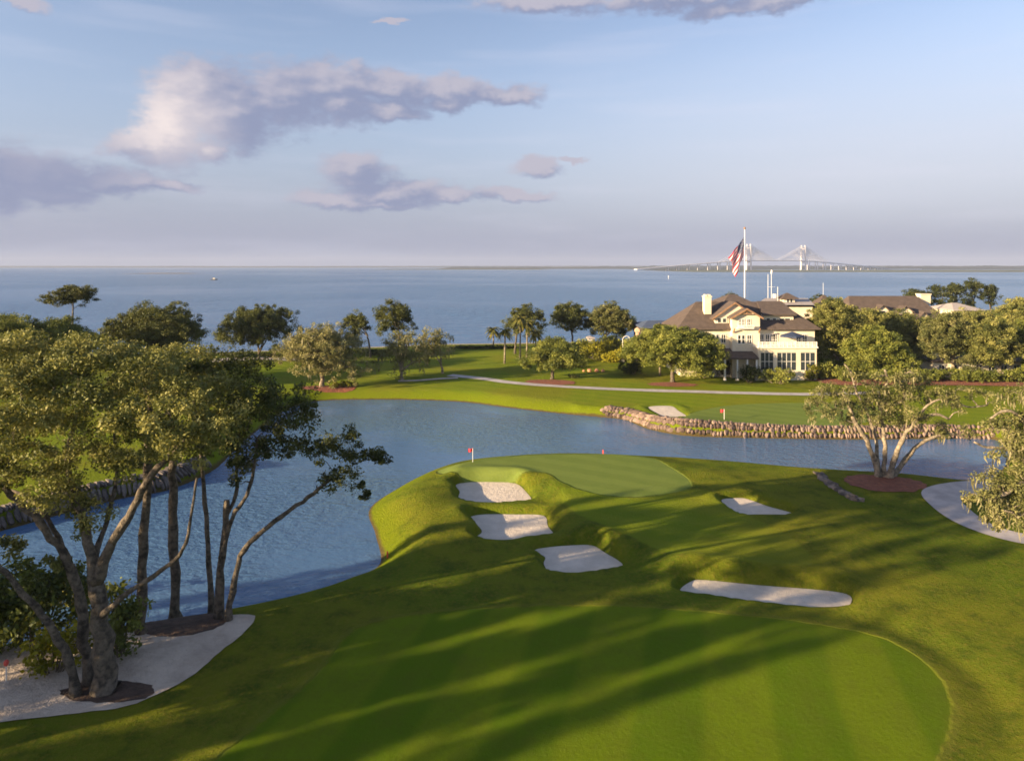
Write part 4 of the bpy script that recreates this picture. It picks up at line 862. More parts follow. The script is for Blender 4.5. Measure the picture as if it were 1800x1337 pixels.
YB = 149.0; SB = F / YB; ox = (1305 - 900) / SB; zg = Z(ox, YB)
club = empty('clubhouse', (ox, YB, zg), 'large cream clubhouse with brown gabled roofs, chimney and glazed terrace room', 'clubhouse')
U = lambda px, D=0: (px - 900) * (YB + D) / F - ox
Wz = lambda py, D=0: H - (py - HY) * (YB + D) / F - zg
def part(name, mat, fn, parent=club, smooth=False):
    mb = MB(); fn(mb); return mb.build(name, mat, parent, smooth)
EZ = Wz(579)                              # eaves of the main roof
XL, XR = U(1192), U(1436)
def walls(m):
    m.box(XL + .5, XR - .5, 0, 13.6, -.5, EZ)
    m.box(U(1283), U(1331), -1.6, 0.0, -.5, Wz(557))                    # bay
    m.prism([(U(1283), Wz(557)), (U(1331), Wz(557)), (U(1307), Wz(543))], -1.6, 4)
    m.box(U(1258), U(1283), .6, 3, EZ - .2, Wz(559)); m.prism([(U(1256), Wz(559)), (U(1331), Wz(559)), (U(1293), Wz(533))], .6, 6)
part('wall', M['cream'], walls)
def hip(m, x0, x1, y0, y1, ze, zr, inset, th=.25):
    ym = (y0 + y1) / 2; a = (x0, y0, ze); b = (x1, y0, ze); c = (x1, y1, ze); d_ = (x0, y1, ze); e = (x0 + inset, ym, zr); f = (x1 - inset, ym, zr)
    lo = [(p[0], p[1], p[2] - th) for p in (a, b, c, d_)]
    m.add([a, b, c, d_, e, f] + lo, [(0, 1, 5, 4), (1, 2, 5), (2, 3, 4, 5), (3, 0, 4), (9, 8, 7, 6), (0, 6, 7, 1), (1, 7, 8, 2), (2, 8, 9, 3), (3, 9, 6, 0)])
ZR = Wz(530, 7)
roof = part('roof', M['roof'], lambda m: hip(m, XL - .4, XR + .5, -.9, 14.6, EZ + .25, ZR, 6.2))
def gable(m, x0, x1, xa, ze, za, y0, y1, th=.28, oh=.5):
    s0 = (za - ze) / (xa - x0); s1 = (za - ze) / (x1 - xa)
    for (p, q_) in (((x0 - oh, ze - s0 * oh), (xa, za)), ((xa, za), (x1 + oh, ze - s1 * oh))):
        m.add([(p[0], y0, p[1] + th), (q_[0], y0, q_[1] + th), (q_[0], y1, q_[1] + th), (p[0], y1, p[1] + th), (p[0], y0, p[1]), (q_[0], y0, q_[1]), (q_[0], y1, q_[1]), (p[0], y1, p[1])],
              [(0, 1, 2, 3), (7, 6, 5, 4), (0, 4, 5, 1), (1, 5, 6, 2), (2, 6, 7, 3), (3, 7, 4, 0)])
part('gable_roof', M['roof'], lambda m: gable(m, U(1256), U(1331), U(1293), Wz(559), Wz(533), .1, 8))
part('gable_roof', M['roof'], lambda m: gable(m, U(1283), U(1331), U(1307), Wz(557), Wz(543), -2.3, 5))
part('barge_board', M['timber'], lambda m: gable(m, U(1283), U(1331), U(1307), Wz(557) - .1, Wz(543) - .1, -2.42, -2.32, .42))
part('barge_board', M['timber'], lambda m: gable(m, U(1256), U(1331), U(1293), Wz(559) - .1, Wz(533) - .1, -.02, .09, .36))
part('gable_truss', M['timber'], lambda m: (m.box(U(1298), U(1316), -2.2, -2.0, Wz(551), Wz(549.5)), m.box(U(1306.3), U(1307.7), -2.2, -2.0, Wz(549.5), Wz(545))))
for x in (U(1285), U(1329)):
    part('bracket', M['timber'], lambda m: m.tube([(x, -1.7, Wz(583)), (x, -2.0, Wz(580)), (x, -2.5, Wz(576))], .16, 5))
def dorm(m): m.box(U(1347), U(1400), 1.6, 6, Wz(573, 1), Wz(553, 1))
dm = part('dormer', M['cream'], dorm)
part('dormer_roof', M['roof'], lambda m: m.add([(U(1343), .9, Wz(553)), (U(1404), .9, Wz(553)), (U(1396), 7, ZR + .12), (U(1350), 7, ZR + .12), (U(1343), .9, Wz(553) - .3), (U(1404), .9, Wz(553) - .3), (U(1396), 7, ZR - .3), (U(1350), 7, ZR - .3)],
                                              [(0, 1, 2, 3), (7, 6, 5, 4), (0, 4, 5, 1), (1, 5, 6, 2), (2, 6, 7, 3), (3, 7, 4, 0)]), dm)
ch = part('chimney', M['cream'], lambda m: (m.box(U(1238, 3), U(1249.5, 3), 2.6, 4.3, Wz(552, 3), Wz(522, 3)), m.box(U(1237, 3), U(1250.5, 3), 2.45, 4.45, Wz(522, 3), Wz(520, 3)), m.box(U(1239, 3), U(1242, 3), 2.8, 4.1, Wz(520, 3), Wz(517.5, 3)), m.box(U(1245.5, 3), U(1248.5, 3), 2.8, 4.1, Wz(520, 3), Wz(517.5, 3))), roof)
def window(x0, x1, z0, z1, y, nv=1, nh=1, parent=club, fr=.12, mat='white'):
    m = MB(); t_ = .09
    m.box(x0 - fr, x0, y - .10, y + .06, z0 - fr, z1 + fr).box(x1, x1 + fr, y - .10, y + .06, z0 - fr, z1 + fr).box(x0, x1, y - .10, y + .06, z1, z1 + fr).box(x0, x1, y - .13, y + .06, z0 - fr, z0)
    for i in range(1, nv + 1):
        if nv > 0 and i <= nv - 0: xx = x0 + (x1 - x0) * i / (nv + 1); m.box(xx - t_ / 2, xx + t_ / 2, y - .07, y - .02, z0, z1)
    for i in range(1, nh + 1): zz = z0 + (z1 - z0) * i / (nh + 1); m.box(x0, x1, y - .065, y - .025, zz - t_ / 2, zz + t_ / 2)
    w = m.build('window', M[mat], parent); MB().box(x0, x1, y - .015, y + .03, z0, z1).build('pane', M['glass'], w); return w
for a, b in ((1252, 1256.5), (1259, 1263.5), (1268, 1275)): window(U(a), U(b), Wz(602), Wz(588), 0, 0 if b - a < 5 else 1)
for a, b in ((1293, 1297.5), (1300, 1304.5), (1309, 1316)): window(U(a), U(b), Wz(602), Wz(588), -1.6, 0 if b - a < 5 else 1)
for a, b in ((1294, 1298), (1300, 1304), (1309, 1314)): window(U(a), U(b), Wz(572), Wz(560), -1.6, 1)
window(U(1263), U(1269), Wz(567), Wz(560), .6, 0, 0, fr=.1); window(U(1272), U(1278), Wz(567), Wz(560), .6, 0, 0, fr=.1)
for a, b in ((1352, 1358), (1363, 1369), (1375, 1384), (1385, 1394)): window(U(a), U(b), Wz(567), Wz(560.5), 1.6, 0, 0, fr=.1, parent=dm)
for a in (1222, 1236): window(U(a), U(a + 6), Wz(602), Wz(588), 0, 1)
for a, b in ((1336, 1342), (1346, 1352), (1354, 1360), (1361, 1366), (1400, 1407), (1411, 1418)): window(U(a), U(b), Wz(606), Wz(588), 0, 1, 1)
# glazed terrace room
CZ = Wz(609, -4.5); d0 = -4.6
cr = part('terrace_room', M['cream'], lambda m: (m.box(U(1320), U(1419), d0, -.02, Wz(619, d0), CZ - .3), m.box(U(1320), U(1419), d0, -.02, -.5, Wz(651, d0)),
    [m.box(U(a), U(b), d0, -.02, Wz(651, d0), Wz(619, d0)) for a, b in ((1320, 1324), (1345, 1352), (1384, 1392), (1416, 1419))]))
part('cornice', M['white'], lambda m: m.box(U(1318.5), U(1420.5), d0 - .35, -.04, CZ - .3, CZ), cr)
for a, b, n in ((1324, 1345, 3), (1352, 1384, 4), (1392, 1416, 3)): window(U(a), U(b), Wz(650.5, d0), Wz(620, d0), d0 + .12, n - 1, 1, parent=cr, fr=.05)
def rail(m):
    y = d0 - .1; z0 = CZ
    for i in range(15):
        x = U(1320) + (U(1419) - U(1320)) * i / 14; m.box(x - .07, x + .07, y, y + .14, z0, z0 + 1.05)
    m.box(U(1320), U(1419), y + .02, y + .12, z0 + .95, z0 + 1.05); m.box(U(1320), U(1419), y + .04, y + .10, z0 + .12, z0 + .2)
    for i in range(90):
        x = U(1320) + (U(1419) - U(1320)) * (i + .5) / 90; m.box(x - .025, x + .025, y + .05, y + .09, z0 + .2, z0 + .95)
part('railing', M['white'], rail, cr)
# entrance porch
def porch(m):
    x0, x1, y0 = U(1258), U(1319), -5.2; ze = Wz(629, y0); zt = Wz(612)
    m.add([(x0, y0, ze), (x1, y0, ze), (x1, -.02, ze), (x0, -.02, ze), (x0 + 1.6, -.02, zt), (x1 - .2, -.02, zt), (x0, y0, ze - .3), (x1, y0, ze - .3), (x1, -.02, ze - .3), (x0, -.02, ze - .3)],
          [(0, 1, 5, 4), (1, 2, 5), (3, 0, 4), (2, 3, 4, 5), (0, 6, 7, 1), (1, 7, 8, 2), (2, 8, 9, 3), (3, 9, 6, 0), (6, 9, 8, 7)])
pr = part('porch', M['roof'], porch)
for x in (1262, 1283, 1300, 1316): part('column', M['white'], lambda m: (m.box(U(x) - .17, U(x) + .17, -5.0, -4.66, 0, Wz(629, -5.2) - .31), m.box(U(x) - .26, U(x) + .26, -5.09, -4.57, -.3, .35)), pr)
part('door', M['dark_wood'], lambda m: (m.box(U(1290), U(1302), -.14, -.02, 0, 2.9), m.box(U(1268), U(1284), -.12, -.02, .5, 2.9)))
part('balcony', M['white'], lambda m: (m.box(U(1290), U(1318), -2.6, -1.62, Wz(576), Wz(574.5)), [m.box(U(1290 + 2 * i), U(1290.6 + 2 * i), -2.58, -2.5, Wz(574.5), Wz(570)) for i in range(15)], m.box(U(1290), U(1318.6), -2.6, -2.48, Wz(570), Wz(569.2))))
# rear wings of the clubhouse
D = 20
part('rear_roof', M['greyroof'], lambda m: (m.add([(U(1326, 16), 16, Wz(536, 16)), (U(1432, 16), 16, Wz(536, 16)), (U(1420, 26), 26, Wz(524, 26)), (U(1345, 26), 26, Wz(524, 26)), (U(1420, 36), 36, Wz(540, 36)), (U(1345, 36), 36, Wz(540, 36))], [(0, 1, 2, 3), (3, 2, 4, 5), (1, 4, 2), (0, 3, 5), (0, 5, 4, 1)])))
part('rear_wall', M['cream'], lambda m: m.box(U(1328, 16), U(1430, 16), 16.5, 35, -.5, Wz(540, 16)))
cp = part('cupola', M['cream'], lambda m: m.box(U(1378, D), U(1397, D), D, D + 2.4, Wz(536, D), Wz(524, D)))
part('cupola_roof', M['roof'], lambda m: hip(m, U(1372, D), U(1402, D), D - .8, D + 3.2, Wz(524, D), Wz(515, D), 1.9, .2), cp)
window(U(1383, D), U(1387, D), Wz(532, D), Wz(526, D), D, 0, 0, parent=cp, fr=.08); window(U(1389, D), U(1393, D), Wz(532, D), Wz(526, D), D, 0, 0, parent=cp, fr=.08)
part('rear_roof', M['roof'], lambda m: hip(m, U(1270, 22), U(1330, 22), 22, 34, Wz(534, 22), Wz(517, 28), 3.5))
part('dish_mount', M['white'], lambda m: (m.box(U(1360, D), U(1364.5, D), D, D + .6, Wz(524, D), Wz(516.5, D)), m.tube([(U(1367, D), D, Wz(530, D)), (U(1367, D), D, Wz(504, D))], .06, 5)))
um = empty('patio_umbrella', (ox + U(1384), YB - 2.6, zg + CZ), 'dark navy umbrella open on the terrace above the glazed room', 'umbrella')
MB().add([(2.6 * math.cos(a * math.pi / 4), 2.2 * math.sin(a * math.pi / 4), 2.15) for a in range(8)] + [(0, 0, 3.0)] + [(2.6 * math.cos(a * math.pi / 4), 2.2 * math.sin(a * math.pi / 4), 1.8) for a in range(8)],
         [(i, (i + 1) % 8, 8) for i in range(8)] + [(i, i + 9, (i + 1) % 8 + 9, (i + 1) % 8) for i in range(8)]).build('canopy', M['navy'], um)
MB().tube([(0, 0, 0), (0, 0, 2.9)], .04, 6).build('pole', M['white'], um)

def house(name, label, px0, px1, py_e, py_r, Y, depth, wallm, roofm, inset, base_py=None, dorm=(), wins=(), chim=None, cat='building', group=None):
    s = F / Y; x0, x1 = (px0 - 900) / s, (px1 - 900) / s; xc = (x0 + x1) / 2; z0 = Z(xc, Y); ze = H - (py_e - HY) / s - z0; zr = H - (py_r - HY) / F * (Y + depth / 2) - z0
    r = empty(name, (xc, Y, z0), label, cat, group); hw = (x1 - x0) / 2
    part('wall', M[wallm], lambda m: m.box(-hw + .4, hw - .4, .4, depth - .4, -.5, ze), r)
    rf = part('roof', M[roofm], lambda m: hip(m, -hw, hw, 0, depth, ze + .2, zr, inset), r)
    for (a, b, pz0, pz1) in wins: window((a - 900) / s - xc, (b - 900) / s - xc, H - (pz0 - HY) / s - z0, H - (pz1 - HY) / s - z0, .4, 1, 0, parent=r, fr=.1)
    for (px, py, w, dd) in dorm:
        X = (px - 900) * (Y + dd) / F - xc; zt = H - (py - HY) * (Y + dd) / F - z0; w2 = w / s / 2
        d1 = part('dormer', M[wallm], lambda m: (m.box(X - w2, X + w2, dd, dd + 4, zt - 3.0, zt - 1.3), m.prism([(X - w2, zt - 1.3), (X + w2, zt - 1.3), (X, zt - .25)], dd, dd + 4)), r)
        part('dormer_roof', M[roofm], lambda m: gable(m, X - w2, X + w2, X, zt - 1.4, zt - .1, dd - .5, dd + 5, .2, .35), d1)
        window(X - w2 * .5, X + w2 * .5, zt - 2.6, zt - 1.5, dd, 0, 0, parent=d1, fr=.08)
    if chim:
        a, b, pt, pb, dd = chim
        part('chimney', M['cream'], lambda m: (m.box((a - 900) * (Y + dd) / F - xc, (b - 900) * (Y + dd) / F - xc, dd, dd + 2.2, H - (pb - HY) * (Y + dd) / F - z0, H - (pt - HY) * (Y + dd) / F - z0),
                                             m.box((a - 901) * (Y + dd) / F - xc, (b - 899) * (Y + dd) / F - xc, dd - .15, dd + 2.35, H - (pt - HY) * (Y + dd) / F - z0, H - (pt - HY) * (Y + dd) / F - z0 + .25)), rf)
    return r
BG = 'other buildings round the clubhouse'
house('lodge_building', 'brown roofed lodge with two small dormers and a square cream chimney', 1498, 1672, 566, 520, 172, 18, 'cream', 'roof', 3.5, dorm=[(1552, 536, 20, 3), (1592, 538, 24, 2.5), (1624, 548, 16, 1.5)], chim=(1619, 1636, 518, 535, 8.5), wins=[(1520 + 20 * i, 1528 + 20 * i, 590, 575) for i in range(6)], group=BG)
house('pavilion', 'small pyramid roofed pavilion right of the pale rear roof', 1436, 1484, 545, 518, 176, 8, 'peach', 'roof', 3.4, wins=[(1448, 1456, 562, 549), (1464, 1472, 562, 549)], group=BG)
house('lodge_building', 'distant lodge with pale pinkish roof under the tallest far pine', 1676, 1732, 546, 532, 205, 14, 'cream', 'greyroof', 4, wins=[(1690, 1698, 554, 545), (1708, 1716, 554, 545)], group=BG)
house('low_building', 'long low cream building behind the trunks and hedge at the right', 1640, 1830, 637, 626, 147, 9, 'cream', 'roof', 3, wins=[(1652 + 22 * i, 1662 + 22 * i, 652, 642) for i in range(8)], group=BG)
house('blue_roof_building', 'low building with dark blue roof left of the clubhouse', 1128, 1202, 577, 563, 178, 14, 'dark_wood', 'blueroof', 3, wins=[(1140, 1150, 596, 583), (1160, 1170, 596, 583)], group=BG)
house('tent_roof_cottage', 'tiny white walled cottage by the shore behind the olive oak', 1032, 1046, 595, 590, 176, 4, 'white', 'peachroof' if 'peachroof' in M else 'greyroof', 1, group=BG)
g = ground(1218, 656); w = 3.1; fw = empty('garden_wall', g, 'short low cream garden wall left of the porch', 'wall')
MB().box(-w / 2, w / 2, 0, .3, -.3, 1.0).build('wall_body', M['cream'], fw); MB().box(-w / 2 - .1, w / 2 + .1, -.08, .38, 1.0, 1.12).build('coping', M['white'], fw)
g = AT(1101, 600, 170); zz = Z(g[0], 170); lk = empty('garden_arch', (g[0], 170, zz), 'white arched garden gateway above the yellow shrubs', 'arch')
hh = (H - (590 - HY) * 170 / F - zz)
MB().tube([(-.9, 0, 0), (-.9, 0, hh - .8), (-.6, 0, hh - .25), (0, 0, hh), (.6, 0, hh - .25), (.9, 0, hh - .8), (.9, 0, 0)], .08, 6).build('arch_frame', M['white'], lk)
MB().box(-1.3, -.6, -.3, .3, -.2, .8).box(.6, 1.3, -.3, .3, -.2, .8).build('plinth', M['white'], lk)
g = AT(1120, 600, 172); zz = Z(g[0], 172); lt = empty('brick_pillar', (g[0], 172, zz), 'tall orange capped brick pillar left of the blue roof', 'pillar'); hh = H - (583 - HY) * 172 / F - zz
MB().box(-.3, .3, -.3, .3, -.2, hh).build('shaft', M['peach'], lt); MB().box(-.55, .55, -.55, .55, hh, hh + .6).add([(-.55, -.55, hh + .6), (.55, -.55, hh + .6), (.55, .55, hh + .6), (-.55, .55, hh + .6), (0, 0, hh + 1.2)], [(0, 1, 4), (1, 2, 4), (2, 3, 4), (3, 0, 4)]).build('cap', M['peach'], lt)

# ---------------------------------------------------------------- poles, flags, small things
M['steel'] = plain('white_metal', (0.75, 0.74, 0.72), .35)
M['red'] = simple('red_cloth', (0.65, 0.035, 0.045), .8, .05, 1.0)
def flag_material():
    m, q, out = material('stars_and_stripes'); u = q.n('ShaderNodeAttribute', {'attribute_name': 'u'}).outputs['Fac']; v = q.n('ShaderNodeAttribute', {'attribute_name': 'v'}).outputs['Fac']
    st = q.math('GREATER_THAN', q.math('FRACT', q.math('MULTIPLY', v, 6.5)), 0.5)
    c = q.mix(st, (0.62, 0.03, 0.05, 1), (0.80, 0.78, 0.76, 1))
    can = q.math('MULTIPLY', q.math('LESS_THAN', u, .4), q.math('GREATER_THAN', v, .4615))
    su = q.math('SUBTRACT', q.math('FRACT', q.math('MULTIPLY', u, 15.0)), .5); sv = q.math('SUBTRACT', q.math('FRACT', q.math('MULTIPLY', v, 11.0)), .5)
    star = q.math('LESS_THAN', q.math('ADD', q.math('MULTIPLY', su, su), q.math('MULTIPLY', sv, sv)), .05)
    c = q.mix(can, c, q.mix(star, (0.03, 0.04, 0.12, 1), (.8, .8, .8, 1)))
    a = q.n('ShaderNodeBsdfDiffuse', None, Color=c); b = q.n('ShaderNodeBsdfTranslucent', None, Color=c); s = q.nt.nodes.new('ShaderNodeMixShader'); s.inputs[0].default_value = .35
    q.nt.links.new(a.outputs[0], s.inputs[1]); q.nt.links.new(b.outputs[0], s.inputs[2]); q.nt.links.new(s.outputs[0], out.inputs[0]); return m
M['usflag'] = flag_material()
YP = 176.0; gx, _, zt = AT(1309, 403, YP); gz = Z(gx, YP)
fp = empty('flagpole', (gx, YP, gz), 'tall white flagpole rising above the clubhouse roofs with a drooping striped flag', 'flagpole')
MB().tube([(0, 0, -.2), (0, 0, (zt - gz) * .5), (0, 0, zt - gz)], [.17, .14, .09], 10).build('pole', M['steel'], fp, True)
MB().tube([(0, 0, zt - gz), (0, 0, zt - gz + .15), (0, 0, zt - gz + .4), (0, 0, zt - gz + .6)], [.1, .3, .3, .08], 10).build('finial', M['timber'], fp, True)
NU, NV = 40, 24; V = []; uu = []; vv = []; sP = YP / F
top = Vector((-.2, 0, H - (417 - HY) * sP - gz)); bot = Vector((-.2, 0, H - (437 - HY) * sP - gz))
for i in range(NU + 1):
    for j in range(NV + 1):
        u, v = i / NU, j / NV
        # hoist along the pole; the fly hangs down to one side in folds
        c0 = (-.15, -(417 - 417) * sP); A0, A1, B0, B1 = (-.15, 447), (-.15, 417), (-2.6, 488), (-4.3, 452)
        w_ = u ** .9; xa = A0[0] + (A1[0] - A0[0]) * v; xb = B0[0] + (B1[0] - B0[0]) * v; ya = A0[1] + (A1[1] - A0[1]) * v; yb = B0[1] + (B1[1] - B0[1]) * v
        x = xa + (xb - xa) * w_; py_ = ya + (yb - ya) * w_; z = H - (py_ - HY) * sP - gz
        y = .45 * math.sin(v * 8 + u * 5) * min(1, u * 3) - .5 * u; x += .15 * math.sin(u * 11 + v * 5) * u; z += .15 * math.sin(u * 8 + v * 9) * u
        V.append((x, y, z)); uu.append(u); vv.append(v)
Fq = [[i * (NV + 1) + j, (i + 1) * (NV + 1) + j, (i + 1) * (NV + 1) + j + 1, i * (NV + 1) + j + 1] for i in range(NU) for j in range(NV)]
mesh_obj('flag', V, Fq, M['usflag'], fp, True, attrs={'u': ('POINT', uu), 'v': ('POINT', vv)})
def mast(label, px, top, Y, r=.09, arms=0):
    x, _, zt = AT(px, top, Y); z0 = Z(x, Y); o = empty('mast', (x, Y, z0), label, 'mast', 'thin white masts behind the clubhouse')
    MB().tube([(0, 0, -.2), (0, 0, zt - z0)], [r, r * .6], 6).build('pole', M['steel'], o)
    if arms: MB().tube([(-1, 0, (zt - z0) * .8), (1, 0, (zt - z0) * .8)], .05, 5).tube([(0, 0, zt - z0 - .8), (.1, 0, zt - z0 + .2)], .22, 6).build('antenna', M['steel'], o)
mast('thin white mast, left one of the pair right of the flagpole', 1350, 482, 190, .10); mast('white mast with thick tip, right one of the pair', 1356, 476, 191, .10, 1); mast('faint thin mast far behind the brown pavilion', 1447, 497, 230, .08)
def golf_flag(label, bx, by, ty, side, fl=1):
    g = ground(bx, by); s = F / g.y; h_ = (by - ty) / s; o = empty('golf_flag', g, label, 'golf flag'); 
    MB().tube([(0, 0, -.1), (0, 0, h_)], .022 * max(1, g.y / 60), 6).build('pole', M['steel'], o)
    V = []; n = 8
    for i in range(n + 1):
        for j in range(4): V.append((side * .55 * i / n * (g.y / 85) ** .5, .1 * math.sin(i * 1.1), h_ - (j / 3) * .42 * (g.y / 85) ** .5 - .06 * i / n))
    mesh_obj('flag', V, [[i * 4 + j, (i + 1) * 4 + j, (i + 1) * 4 + j + 1, i * 4 + j + 1] for i in range(n) for j in range(3)], M['red'], o, True)
    V = [(0, 0, .012)] + [(.054 * math.cos(a * math.pi / 6), .054 * math.sin(a * math.pi / 6), .012) for a in range(12)]
golf_flag('red flag on a thin white pin at the back left of the near green', 831, 812, 788, -1)
golf_flag('red flag on a white pin on the far green across the water', 1273, 737, 719, -1)
M['stake'] = plain('red_stake_paint', (0.7, 0.09, 0.06), .6)
for x, y, lb in ((700, 850, 'red stake on the shore of the mound, left of the green'), (1060, 798, 'red stake behind the near green at the water'), (681, 980, 'orange red stake at the foot of the mound')):
    g = ground(x, y); o = MB().box(-.07, .07, -.05, .05, -.1, .5).add([(-.07, -.05, .5), (.07, -.05, .5), (.07, .05, .5), (-.07, .05, .5), (0, 0, .6)], [(0, 1, 4), (1, 2, 4), (2, 3, 4), (3, 0, 4)]).build('marker_stake', M['stake'], loc=g); tag(o, lb, 'stake', 'red hazard stakes')
g = ground(11, 1198); o = empty('marker_post', g, 'thin white post with a rust red round top in the sand', 'post')
MB().tube([(0, 0, -.1), (0, 0, .95)], .035, 6).build('post', M['steel'], o); MB().tube([(0, 0, .92), (0, 0, 1.0), (0, 0, 1.14), (0, 0, 1.24), (0, 0, 1.28)], [.05, .12, .14, .1, .03], 10).build('cap', M['stake'], o, True)
M['coral'] = stone_material('orange_stone', (0.45, 0.17, 0.08), (0.72, 0.38, 0.22))
for i, (x, w, lb) in enumerate(((1026, 7, 'smallest pale orange boulder at the left end of its row'), (1036, 11, 'orange boulder second from the left on the lawn'), (1049, 11, 'red orange boulder third in the row on the lawn'), (1060, 9, 'orange boulder at the right end of the row'))):
    g = ground(x, 653); rng = np.random.default_rng(300 + i); r = w / 2 * g.y / F * .75; V = []
    for a in range(6):
        for b in range(10):
            th = math.pi * (a + .5) / 6; ph = 2 * math.pi * b / 10; k = r * rng.uniform(.82, 1.12); V.append((k * math.sin(th) * math.cos(ph), k * .8 * math.sin(th) * math.sin(ph), k * .85 * math.cos(th) + r * .4))
    Fc = [(a * 10 + b, (a + 1) * 10 + b, (a + 1) * 10 + (b + 1) % 10, a * 10 + (b + 1) % 10) for a in range(5) for b in range(10)] + [tuple(range(10))[::-1], tuple(range(50, 60))]
    tag(mesh_obj('boulder', V, Fc, M['coral'], loc=g, attrs={'tone': ('FACE', rng.random(len(Fc)))}), lb, 'boulder', 'orange boulders on the lawn')

# ---------------------------------------------------------------- the sound: boats, far shores, bridge
ZS = -2.6
def sea_at(x, y): Y = F * (H - ZS) / (y - HY); return ((x - 900) * Y / F, Y, ZS)
M['hull'] = plain('pale_boat_paint', (0.45, 0.42, 0.36), .5); M['hulldark'] = plain('dark_hull', (0.06, 0.06, 0.055), .5)
b = sea_at(376, 492); bo = empty('fishing_boat', b, 'small dark fishing boat alone on the open water', 'boat'); L = 13
MB().add([(-L / 2, -1.6, 1.6), (L * .3, -1.8, 1.5), (L / 2 + 1, 0, 2.6), (L * .3, 1.8, 1.5), (-L / 2, 1.6, 1.6), (-L / 2 + .4, -1.1, -.5), (L * .3, -1.0, -.6), (L / 2 - .4, 0, -.3), (L * .3, 1.0, -.6), (-L / 2 + .4, 1.1, -.5)],
         [(0, 1, 2, 3, 4), (9, 8, 7, 6, 5), (0, 5, 6, 1), (1, 6, 7, 2), (2, 7, 8, 3), (3, 8, 9, 4), (4, 9, 5, 0)]).build('hull', M['hulldark'], bo)
MB().box(-1.5, 2.2, -1.1, 1.1, 1.4, 4.0).build('cabin', M['hull'], bo); MB().tube([(-3, 0, 1.4), (-3, 0, 6)], .18, 5).tube([(-3, 0, 3.5), (-6.5, 0, 5.2)], .14, 5).build('mast', M['hulldark'], bo)
b = sea_at(1175, 490); o = empty('channel_marker', b, 'tiny white channel marker on the water left of the flag', 'buoy')
MB().tube([(0, 0, -.5), (0, 0, 5.0)], [.5, .35], 8).build('post', M['steel'], o); MB().box(-1, 1, -.15, .15, 4.2, 6.2).build('day_board', M['steel'], o)

M['marsh'] = simple('marsh_grass', (0.075, 0.085, 0.035), .95, .2, .004); M['woods'] = simple('far_woods', (0.015, 0.024, 0.018), .95, .25, .01); M['bar'] = simple('mud_bar', (0.16, 0.13, 0.09), .95, .1, .01)
def landmass(name, xs_, y0, y1, h0, h1, mat, seed, n=160, rag=.5, taper=0.06):
    """a low strip of land; its back edge rises to h1 with an uneven top"""
    r = np.random.default_rng(seed); V = []; Fc = []; prof = np.cumsum(r.normal(size=n + 1)); prof = (prof - np.linspace(prof[0], prof[-1], n + 1)); prof = prof / (np.abs(prof).max() + 1e-9)
    for i in range(n + 1):
        u = i / n; x = xs_[0] + (xs_[1] - xs_[0]) * u; e = S(0, taper, np.array(u)) * S(1, 1 - taper, np.array(u)) if taper else 1.0
        hh_ = (h1 * (1 + rag * .5 * prof[i]) + r.uniform(-.12, .12) * h1) * float(e); k = (y1 - y0)
        V += [(x, y0 + k * .03 * r.random(), ZS - 1), (x, y0 + k * .06, ZS + h0 * float(e)), (x, y0 + k * .55, ZS + max(h0 * float(e), hh_ * .8)), (x, y0 + k * .7, ZS + max(.1, hh_)), (x, y1, ZS - 1)]
    for i in range(n):
        for j in range(4): a = i * 5 + j; Fc.append((a, a + 5, a + 6, a + 1))
    o = mesh_obj(name, V, Fc, mat, smooth=False); o['kind'] = 'structure'; return o
landmass('marsh', (760, 3400), 2800, 4100, 2.0, 3.4, M['marsh'], 1, rag=.2)
landmass('marsh', (-980, 260), 4600, 5400, 1.2, 2.4, M['marsh'], 2, rag=.3)
landmass('far_woods', (900, 5200), 4700, 6000, 8, 27, M['woods'], 3, rag=.35)
landmass('far_woods', (-650, 1200), 5600, 6800, 4, 20, M['woods'], 4, rag=.8)
landmass('far_woods', (-9000, 9000), 9500, 12500, 8, 24, M['woods'], 5, n=400, rag=.3, taper=0)
landmass('sand_bar', (-1310, -1075), 2250, 2420, .5, 1.3, M['bar'], 6, n=60, rag=.3, taper=.3)
landmass('marsh', (780, 1500), 3900, 4400, 3, 9, M['woods'], 7, n=80, rag=.8, taper=.2)

# cable-stayed bridge
M['bridge'] = plain('pale_concrete', (0.76, 0.70, 0.67), .8); M['cable'] = plain('pale_cable', (0.88, 0.85, 0.85), .6)
YBr = 3850.0; pA = AT(1316, 467, YBr); pB = AT(1412, 467, YBr + 230)
br = empty('cable_stayed_bridge', (pA[0], pA[1], ZS), 'pale cable stayed bridge with two tall pylons on the horizon', 'bridge')
ax = Vector((pB[0] - pA[0], pB[1] - pA[1], 0)); span = ax.length; ax.normalize(); nx_ = Vector((-ax.y, ax.x, 0)); TH = 148.0; DZ = 56.0
def P_(s_, w, z): v = ax * s_ + nx_ * w; return (v.x, v.y, z)
def deckz(s_):
    m = span / 2; d_ = abs(s_ - m); return DZ + 1.5 - (0 if d_ < span * .5 else (d_ - span * .5) * .0) - max(0, d_ - span * .55) ** 1.15 * .022
def bar(m, a, b, w): m.tube([a, b], w, 4)
ends = (-span * 1.75, span * 3.6)
m = MB(); N_ = 90
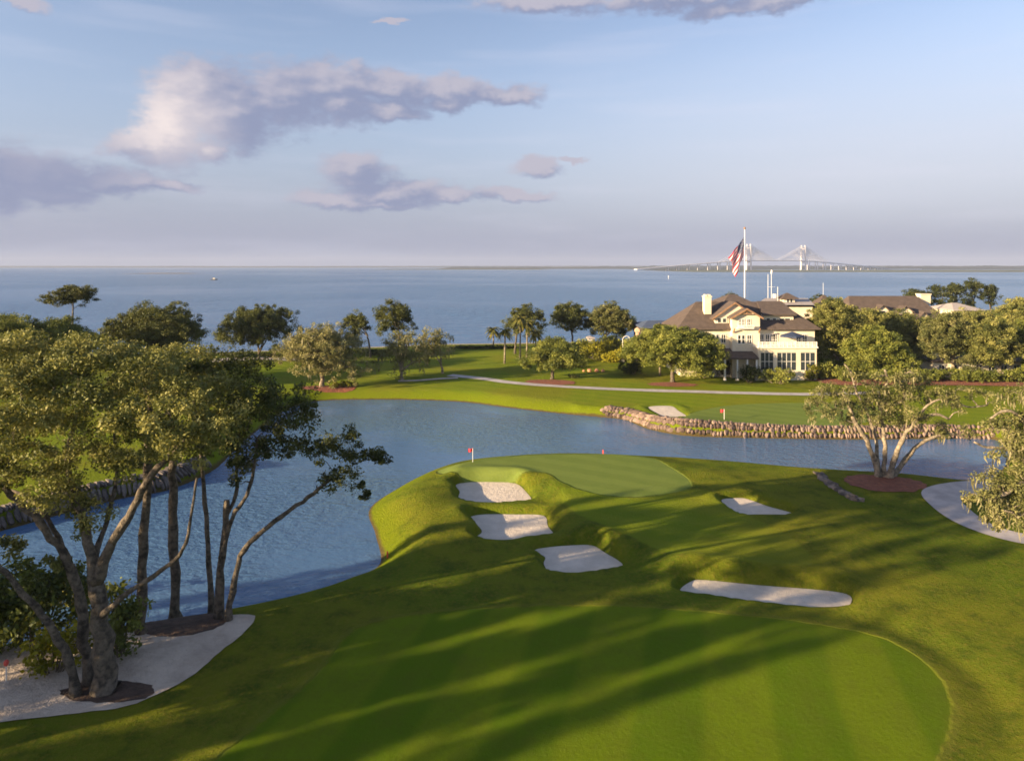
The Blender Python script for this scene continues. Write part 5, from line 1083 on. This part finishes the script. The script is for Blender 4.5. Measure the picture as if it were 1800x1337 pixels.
for i in range(N_):
    s0_, s1_ = ends[0] + (ends[1] - ends[0]) * i / N_, ends[0] + (ends[1] - ends[0]) * (i + 1) / N_; z0_, z1_ = max(6, deckz(s0_)), max(6, deckz(s1_))
    m.add([P_(s0_, -12, z0_), P_(s1_, -12, z1_), P_(s1_, 12, z1_), P_(s0_, 12, z0_), P_(s0_, -12, z0_ - 4.5), P_(s1_, -12, z1_ - 4.5), P_(s1_, 12, z1_ - 4.5), P_(s0_, 12, z0_ - 4.5)], [(0, 1, 2, 3), (7, 6, 5, 4), (0, 4, 5, 1), (1, 5, 6, 2), (2, 6, 7, 3), (3, 7, 4, 0)])
m.build('deck', M['bridge'], br)
for k in (0, 1):
    s_ = k * span; m = MB()
    for sd in (-1, 1): m.tube([P_(s_, sd * 17, -2), P_(s_, sd * 15, DZ), P_(s_, sd * 12, TH)], [5.2, 4.4, 3.4], 6)
    m.tube([P_(s_, -15, DZ - 8), P_(s_, 15, DZ - 8)], 3.5, 4).tube([P_(s_, -13, TH - 22), P_(s_, 13, TH - 22)], 3, 4)
    m.build('pylon', M['bridge'], br); c = MB()
    for sg in (-1, 1):
        for i in range(1, 13):
            e_ = s_ + sg * span * .48 * i / 12
            for sd in (-12, 12): bar(c, P_(s_, sd, TH - 4 - (12 - i) * 3.2), P_(e_, sd, deckz(e_)), 1.0)
    c.build('cable_fan', M['cable'], br)
for i in range(32):
    s_ = -span * 1.3 + i * span * .16
    if -span * .1 < s_ < span * 1.1 or s_ > ends[1]: continue
    z_ = max(6, deckz(s_)) - 4.5
    if z_ < 5: continue
    mm = MB()
    for sd in (-1, 1): mm.tube([P_(s_, sd * 8, -2), P_(s_, sd * 8, z_)], 2.6, 6)
    mm.build('pier', M['bridge'], br)

# ---------------------------------------------------------------- the air over the sound
m, q, out = material('haze_air')
pv = q.n('ShaderNodeVolumePrincipled', None, Color=(0.50, 0.58, 0.78, 1), Density=0.00007, Anisotropy=0.0)
q.nt.links.new(pv.outputs[0], out.inputs['Volume'])
hz = MB().box(-16500, 16500, -150, 13600, -14, 175).build('haze', m); hz['kind'] = 'stuff'
